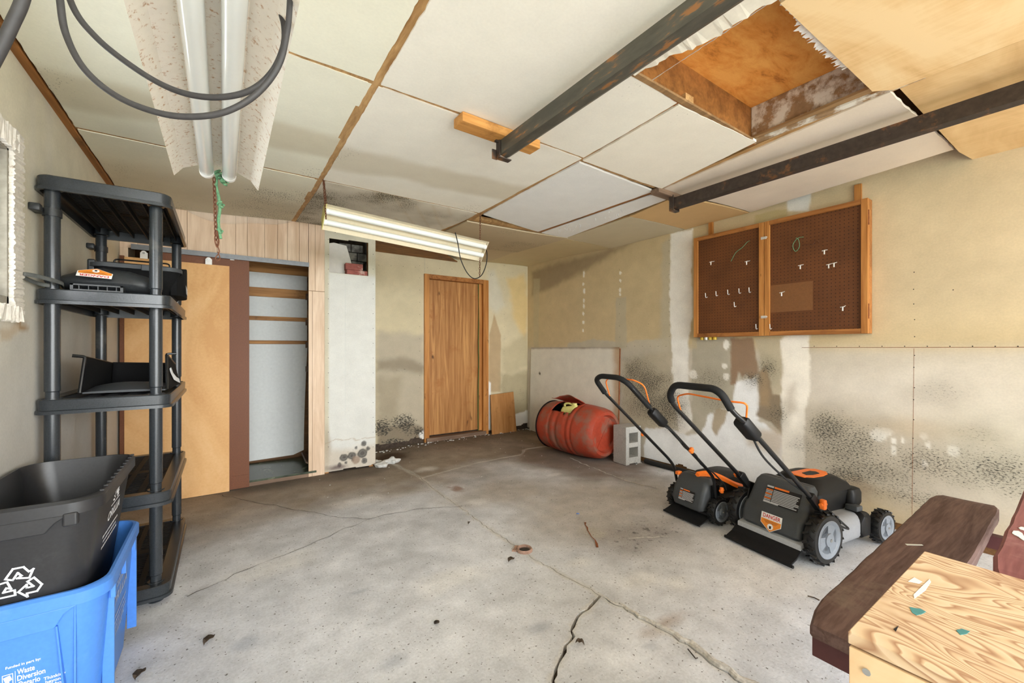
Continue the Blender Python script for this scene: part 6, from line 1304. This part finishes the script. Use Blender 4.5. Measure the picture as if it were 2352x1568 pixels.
# ------------------------------------------------------------------ pegboard cabinet
T = thing('pegboard_cabinet', 'shallow wooden wall cabinet with two brown pegboard doors on the right wall', 'cabinet', (3.655, 1.585, 1.30))
y0, y1, ym, z0, z1 = 0.955, 2.222, 1.612, 1.302, 2.215
mkobj('side', B().box((3.60,y0,z0),(3.655,y0+0.018,z1)), 'cabinet_wood', T, world=True, bevel=0.002); mkobj('side', B().box((3.60,y1-0.018,z0),(3.655,y1,z1)), 'cabinet_wood', T, world=True, bevel=0.002)
mkobj('top', B().box((3.60,y0+0.019,z1-0.018),(3.655,y1-0.019,z1)), 'cabinet_wood', T, world=True); mkobj('bottom', B().box((3.60,y0+0.019,z0),(3.655,y1-0.019,z0+0.018)), 'cabinet_wood', T, world=True)
for a, c in ((y0, ym-0.002), (ym+0.002, y1)):
    d = mkobj('door', B().box((3.585,a+0.03,z0+0.025),(3.592,c-0.03,z1-0.025)), 'pegboard', T, world=True)
    for q in ((3.568,a,z0,3.599,a+0.038,z1),(3.568,c-0.038,z0,3.599,c,z1)): f = mkobj('stile', B().box(q[:3], q[3:]), 'frame_wood', d, bevel=0.002); f.matrix_parent_inverse = Matrix.Translation(-T.location)
    for q in ((3.568,a+0.039,z0,3.599,c-0.039,z0+0.034),(3.568,a+0.039,z1-0.034,3.599,c-0.039,z1)): f = mkobj('rail', B().box(q[:3], q[3:]), 'cabinet_wood', d, bevel=0.002); f.matrix_parent_inverse = Matrix.Translation(-T.location)
for z in (z0+0.15, z1-0.13):
    mkobj('latch', B().box((3.560,ym-0.02,z-0.010),(3.567,ym+0.02,z+0.010)).tube([(3.556,ym-0.03,z),(3.556,ym+0.01,z)],0.004,8), 'hook_metal', T, world=True)
    mkobj('hinge', B().tube([(3.578,y0-0.002,z-0.05),(3.578,y0-0.002,z+0.05)],0.004,8), 'rust_red', T, world=True)
mkobj('pale_patch', B().box((3.5835,1.28,1.485),(3.585,1.572,1.70)), 'pegboard_pale', T, world=True)
for y in (2.10, 1.03): mkobj('hanging_strap', B().box((3.64,y-0.02,z1),(3.658,y+0.02,2.345)), 'frame_wood', T, world=True)
xp = 3.584
def hook(u, v, kind, label):
    p = at(u, v, 'x', xp-0.025); b = B(); y, z = p[1], p[2]
    if kind == 'u': b.tube(fillet([(xp+0.001,y,z-0.005),(xp-0.012,y,z-0.012),(xp-0.028,y,z-0.012),(xp-0.032,y,z+0.028)], 0.008, 4), 0.0028, 6)
    else: b.tube(fillet([(xp+0.001,y,z+0.012),(xp-0.03,y,z+0.004),(xp-0.055,y,z)], 0.01, 4), 0.0022, 6).tube([(xp-0.055,y-0.012,z+0.001),(xp-0.055,y+0.014,z-0.002)], 0.003, 6).tube([(xp-0.055,y,z),(xp-0.055,y,z-0.028)], 0.0042, 6); 
    mkobj('peg_hook', b, 'hook_metal', None, smooth=True, label=label, category='hook', group='metal hooks on the pegboards')
for i, (u, v) in enumerate(((1621,680),(1645,676),(1672,673),(1698,670),(1721,668))): hook(u, v, 'u', ('first','second','third','fourth','fifth')[i] + ' from the left in the row of five small hooks on the left pegboard')
hook(1687,701,'u','single small hook just below the row of five on the left pegboard'); hook(1737,752,'u','tiny hook low in the right corner of the left pegboard'); hook(1769,752,'u','tiny hook low in the left corner of the right pegboard')
hook(1637,602,'t','long T-shaped hook at the upper left of the left pegboard'); hook(1719,601,'t','long T-shaped hook at the upper right of the left pegboard'); hook(1842,610,'t','T-shaped hook in the upper middle of the right pegboard'); hook(1897,576,'t','highest T-shaped hook on the right pegboard'); hook(1907,608,'t','left one of the pair of T-shaped hooks on the right pegboard'); hook(1919,605,'t','right one of the pair of T-shaped hooks on the right pegboard'); hook(1799,672,'t','T-shaped hook on the pale patch of the right pegboard'); hook(1939,705,'t','T-shaped hook low at the right of the right pegboard')
def wire(pts, mat, label): mkobj('twist_wire', B().tube(smooth_path([tuple(at(u, v, 'x', xp-0.008)) for u, v in pts], 6), 0.0022, 6), mat, None, smooth=True, label=label, category='wire')
wire(((1679,600),(1690,580),(1705,568),(1716,556),(1722,553)), 'rope_green', 'green twist wire hanging on the left pegboard'); wire(((1846,544),(1832,547),(1822,560),(1822,570),(1828,577),(1836,566),(1834,550),(1828,546)), 'rope_green', 'green wire loop hanging on the right pegboard'); wire(((1845,560),(1865,562),(1875,552),(1882,558)), 'rust_chain', 'thin coppery wire curl on the right pegboard')
for i, y in enumerate((2.17, 2.13, 2.09, 2.05)): mkobj('small_tin', B().lathe([(0,-0.02),(0.017,-0.02),(0.017,0.004),(0,0.004)],14,'z',(3.62,y,1.298)), 'tin_yellow' if i != 1 else 'hook_metal', None, smooth=True, label=('yellow lid fixed under the cabinet, nearest the white plaster strip','white lid fixed under the cabinet between the yellow ones','third lid from the left fixed under the cabinet','rightmost of the four lids fixed under the cabinet')[i], category='lid', group='jar lids under the cabinet')

# ------------------------------------------------------------------ picnic table and plywood box
T = thing('picnic_table', 'weathered dark red wooden picnic table with attached bench along the right foreground', 'picnic table', (2.2, 0.2, 0))
rr = random.Random(8)
def plank(name, x0, x1, ya, yb, z0, z1, mat, seed, rnd=True, parent=T):
    r = random.Random(seed); b = B(); rings = []; n = 24
    for k in range(n+1):
        t = k/n; x = x0+(x1-x0)*t; e = min(1, min(t, 1-t)*n/2.0); ins = 0.02*(1-e)**2; j = r.uniform(-.0015,.0015)
        y_a, y_b = ya(x)+ins+j, yb(x)-ins+r.uniform(-.0015,.0015); c = 0.007; zt = z1-0.012*(1-e)**2
        rings.append([(x,y_a,z0+c),(x,y_a+c,z0),(x,y_b-c,z0),(x,y_b,z0+c),(x,y_b,zt-c),(x,y_b-c,zt),(x,(y_a+y_b)/2,zt-0.001),(x,y_a+c,zt),(x,y_a,zt-c)])
    b.loft(rings); return mkobj(name, b, mat, parent, world=True)
sl = 0.022
plank('bench_seat', 1.335, 3.07, lambda x: 0.272+sl*(x-1.3), lambda x: 0.502+sl*(x-1.3), 0.405, 0.452, 'bench_brown', 1)
mkobj('end_cleat', B().box((1.365,0.285,0.335),(1.40,0.49,0.404)), 'bench_paint', T, world=True, bevel=0.003)
plank('bench_support', 1.405, 3.0, lambda x: 0.36+sl*(x-1.3), lambda x: 0.40+sl*(x-1.3), 0.34, 0.404, 'bench_paint', 2)
ty = 0.155
for k in range(4): plank('table_board', 1.27, 3.04, lambda x, k=k: ty-0.145*(k+1)+0.006+sl*(x-1.3), lambda x, k=k: ty-0.145*k+sl*(x-1.3), 0.70, 0.74, 'bench_red', 10+k)
for x in (1.55, 2.70):
    mkobj('cross_beam', B().box((x,-0.95,0.345),(x+0.04,0.50,0.40)), 'bench_paint', T, world=True)
    for s, nm in ((1, 'leg'), (-1, 'leg')):
        yc = -0.2; b = B().prism([(yc+s*0.12,0.69),(yc+s*0.23,0.69),(yc+s*0.56,0.0),(yc+s*0.45,0.0)], (0.04,0,0), (x+0.042,0,0), (0,1,0), (0,0,1)); mkobj('leg', b, 'bench_paint', T, world=True)
    mkobj('top_batten', B().box((x-0.042,-0.40,0.655),(x-0.002,0.12,0.699)), 'bench_paint', T, world=True)
plank('bench_seat', 1.335, 3.07, lambda x: -0.97+sl*(x-1.3), lambda x: -0.74+sl*(x-1.3), 0.405, 0.452, 'bench_brown', 3)
b = B(); rr = random.Random(2)
for (x, y, s) in ((1.65,0.10,.030),(1.62,0.135,.02),(1.60,0.12,.018),(1.68,0.13,.012)): 
    b.prism([(s*1.6*math.cos(a*0.9)*rr.uniform(.5,1), s*0.6*math.sin(a*0.9)*rr.uniform(.5,1)) for a in range(7)], (0,0,0.0012), (x, y+sl*(x-1.3), 0.7398))
b.prism([(0,0),(0.05,-0.035),(0.055,-0.03),(0.01,0.008)], (0,0,0.0012), (2.14,0.455,0.4508)); mkobj('paint_chip', b, 'paint_chip', T, world=True, kind='stuff')
T = thing('plywood_box', 'pale plywood box with paint-spattered grained top in the lower right foreground', 'wooden box', (0.98, -0.1, 0))
bx0, bx1, by0, by1, bz = 0.764, 1.197, -0.45, 0.228, 0.78
mkobj('lid', B().box((bx0,by0,bz-0.018),(bx1,by1,bz)), 'fir_ply', T, world=True, bevel=0.0015)
zb = bz-0.021
mkobj('side', B().box((bx0-0.002,by0,0.004),(bx0+0.016,by1-0.002,zb)), 'box_side_ply', T, world=True, bevel=0.001); mkobj('side', B().box((bx1-0.02,by0,0.004),(bx1-0.002,by1-0.002,zb)), 'box_side_ply', T, world=True, bevel=0.001)
mkobj('end', B().box((bx0+0.017,by1-0.02,0.004),(bx1-0.021,by1-0.002,zb)), 'box_side_ply', T, world=True); mkobj('end', B().box((bx0+0.017,by0,0.004),(bx1-0.021,by0+0.018,zb)), 'box_side_ply', T, world=True)
mkobj('screw', B().lathe([(0,-0.001),(0.005,-0.001),(0.004,0.0015),(0,0.002)],12,'x',(bx0-0.003,0.205,0.735)).xf(Matrix.Identity(4)), 'bolt_steel', T, world=True)
b = B(); rr = random.Random(21)
def blot(pts, mat, nm='paint_blot'):
    b = B(); P_ = [tuple(at(u, v, 'z', bz)[:2]) for u, v in pts]; b.prism(P_, (0,0,0.0006), (0,0,bz)); mkobj(nm, b, mat, T, world=True)
blot(((2089,1394),(2105,1397),(2114,1398),(2127,1405),(2118,1410),(2105,1413),(2095,1407)), 'paint_teal'); blot(((2196,1447),(2210,1444),(2228,1450),(2220,1456),(2206,1458),(2200,1452)), 'paint_teal'); blot(((2052,1445),(2064,1437),(2058,1450)), 'cord_dark')
blot(((2112,1352),(2135,1330),(2138,1336),(2125,1356),(2100,1374),(2098,1366)), 'paint_chip'); blot(((2086,1335),(2100,1326),(2118,1336),(2110,1340)), 'paint_chip')
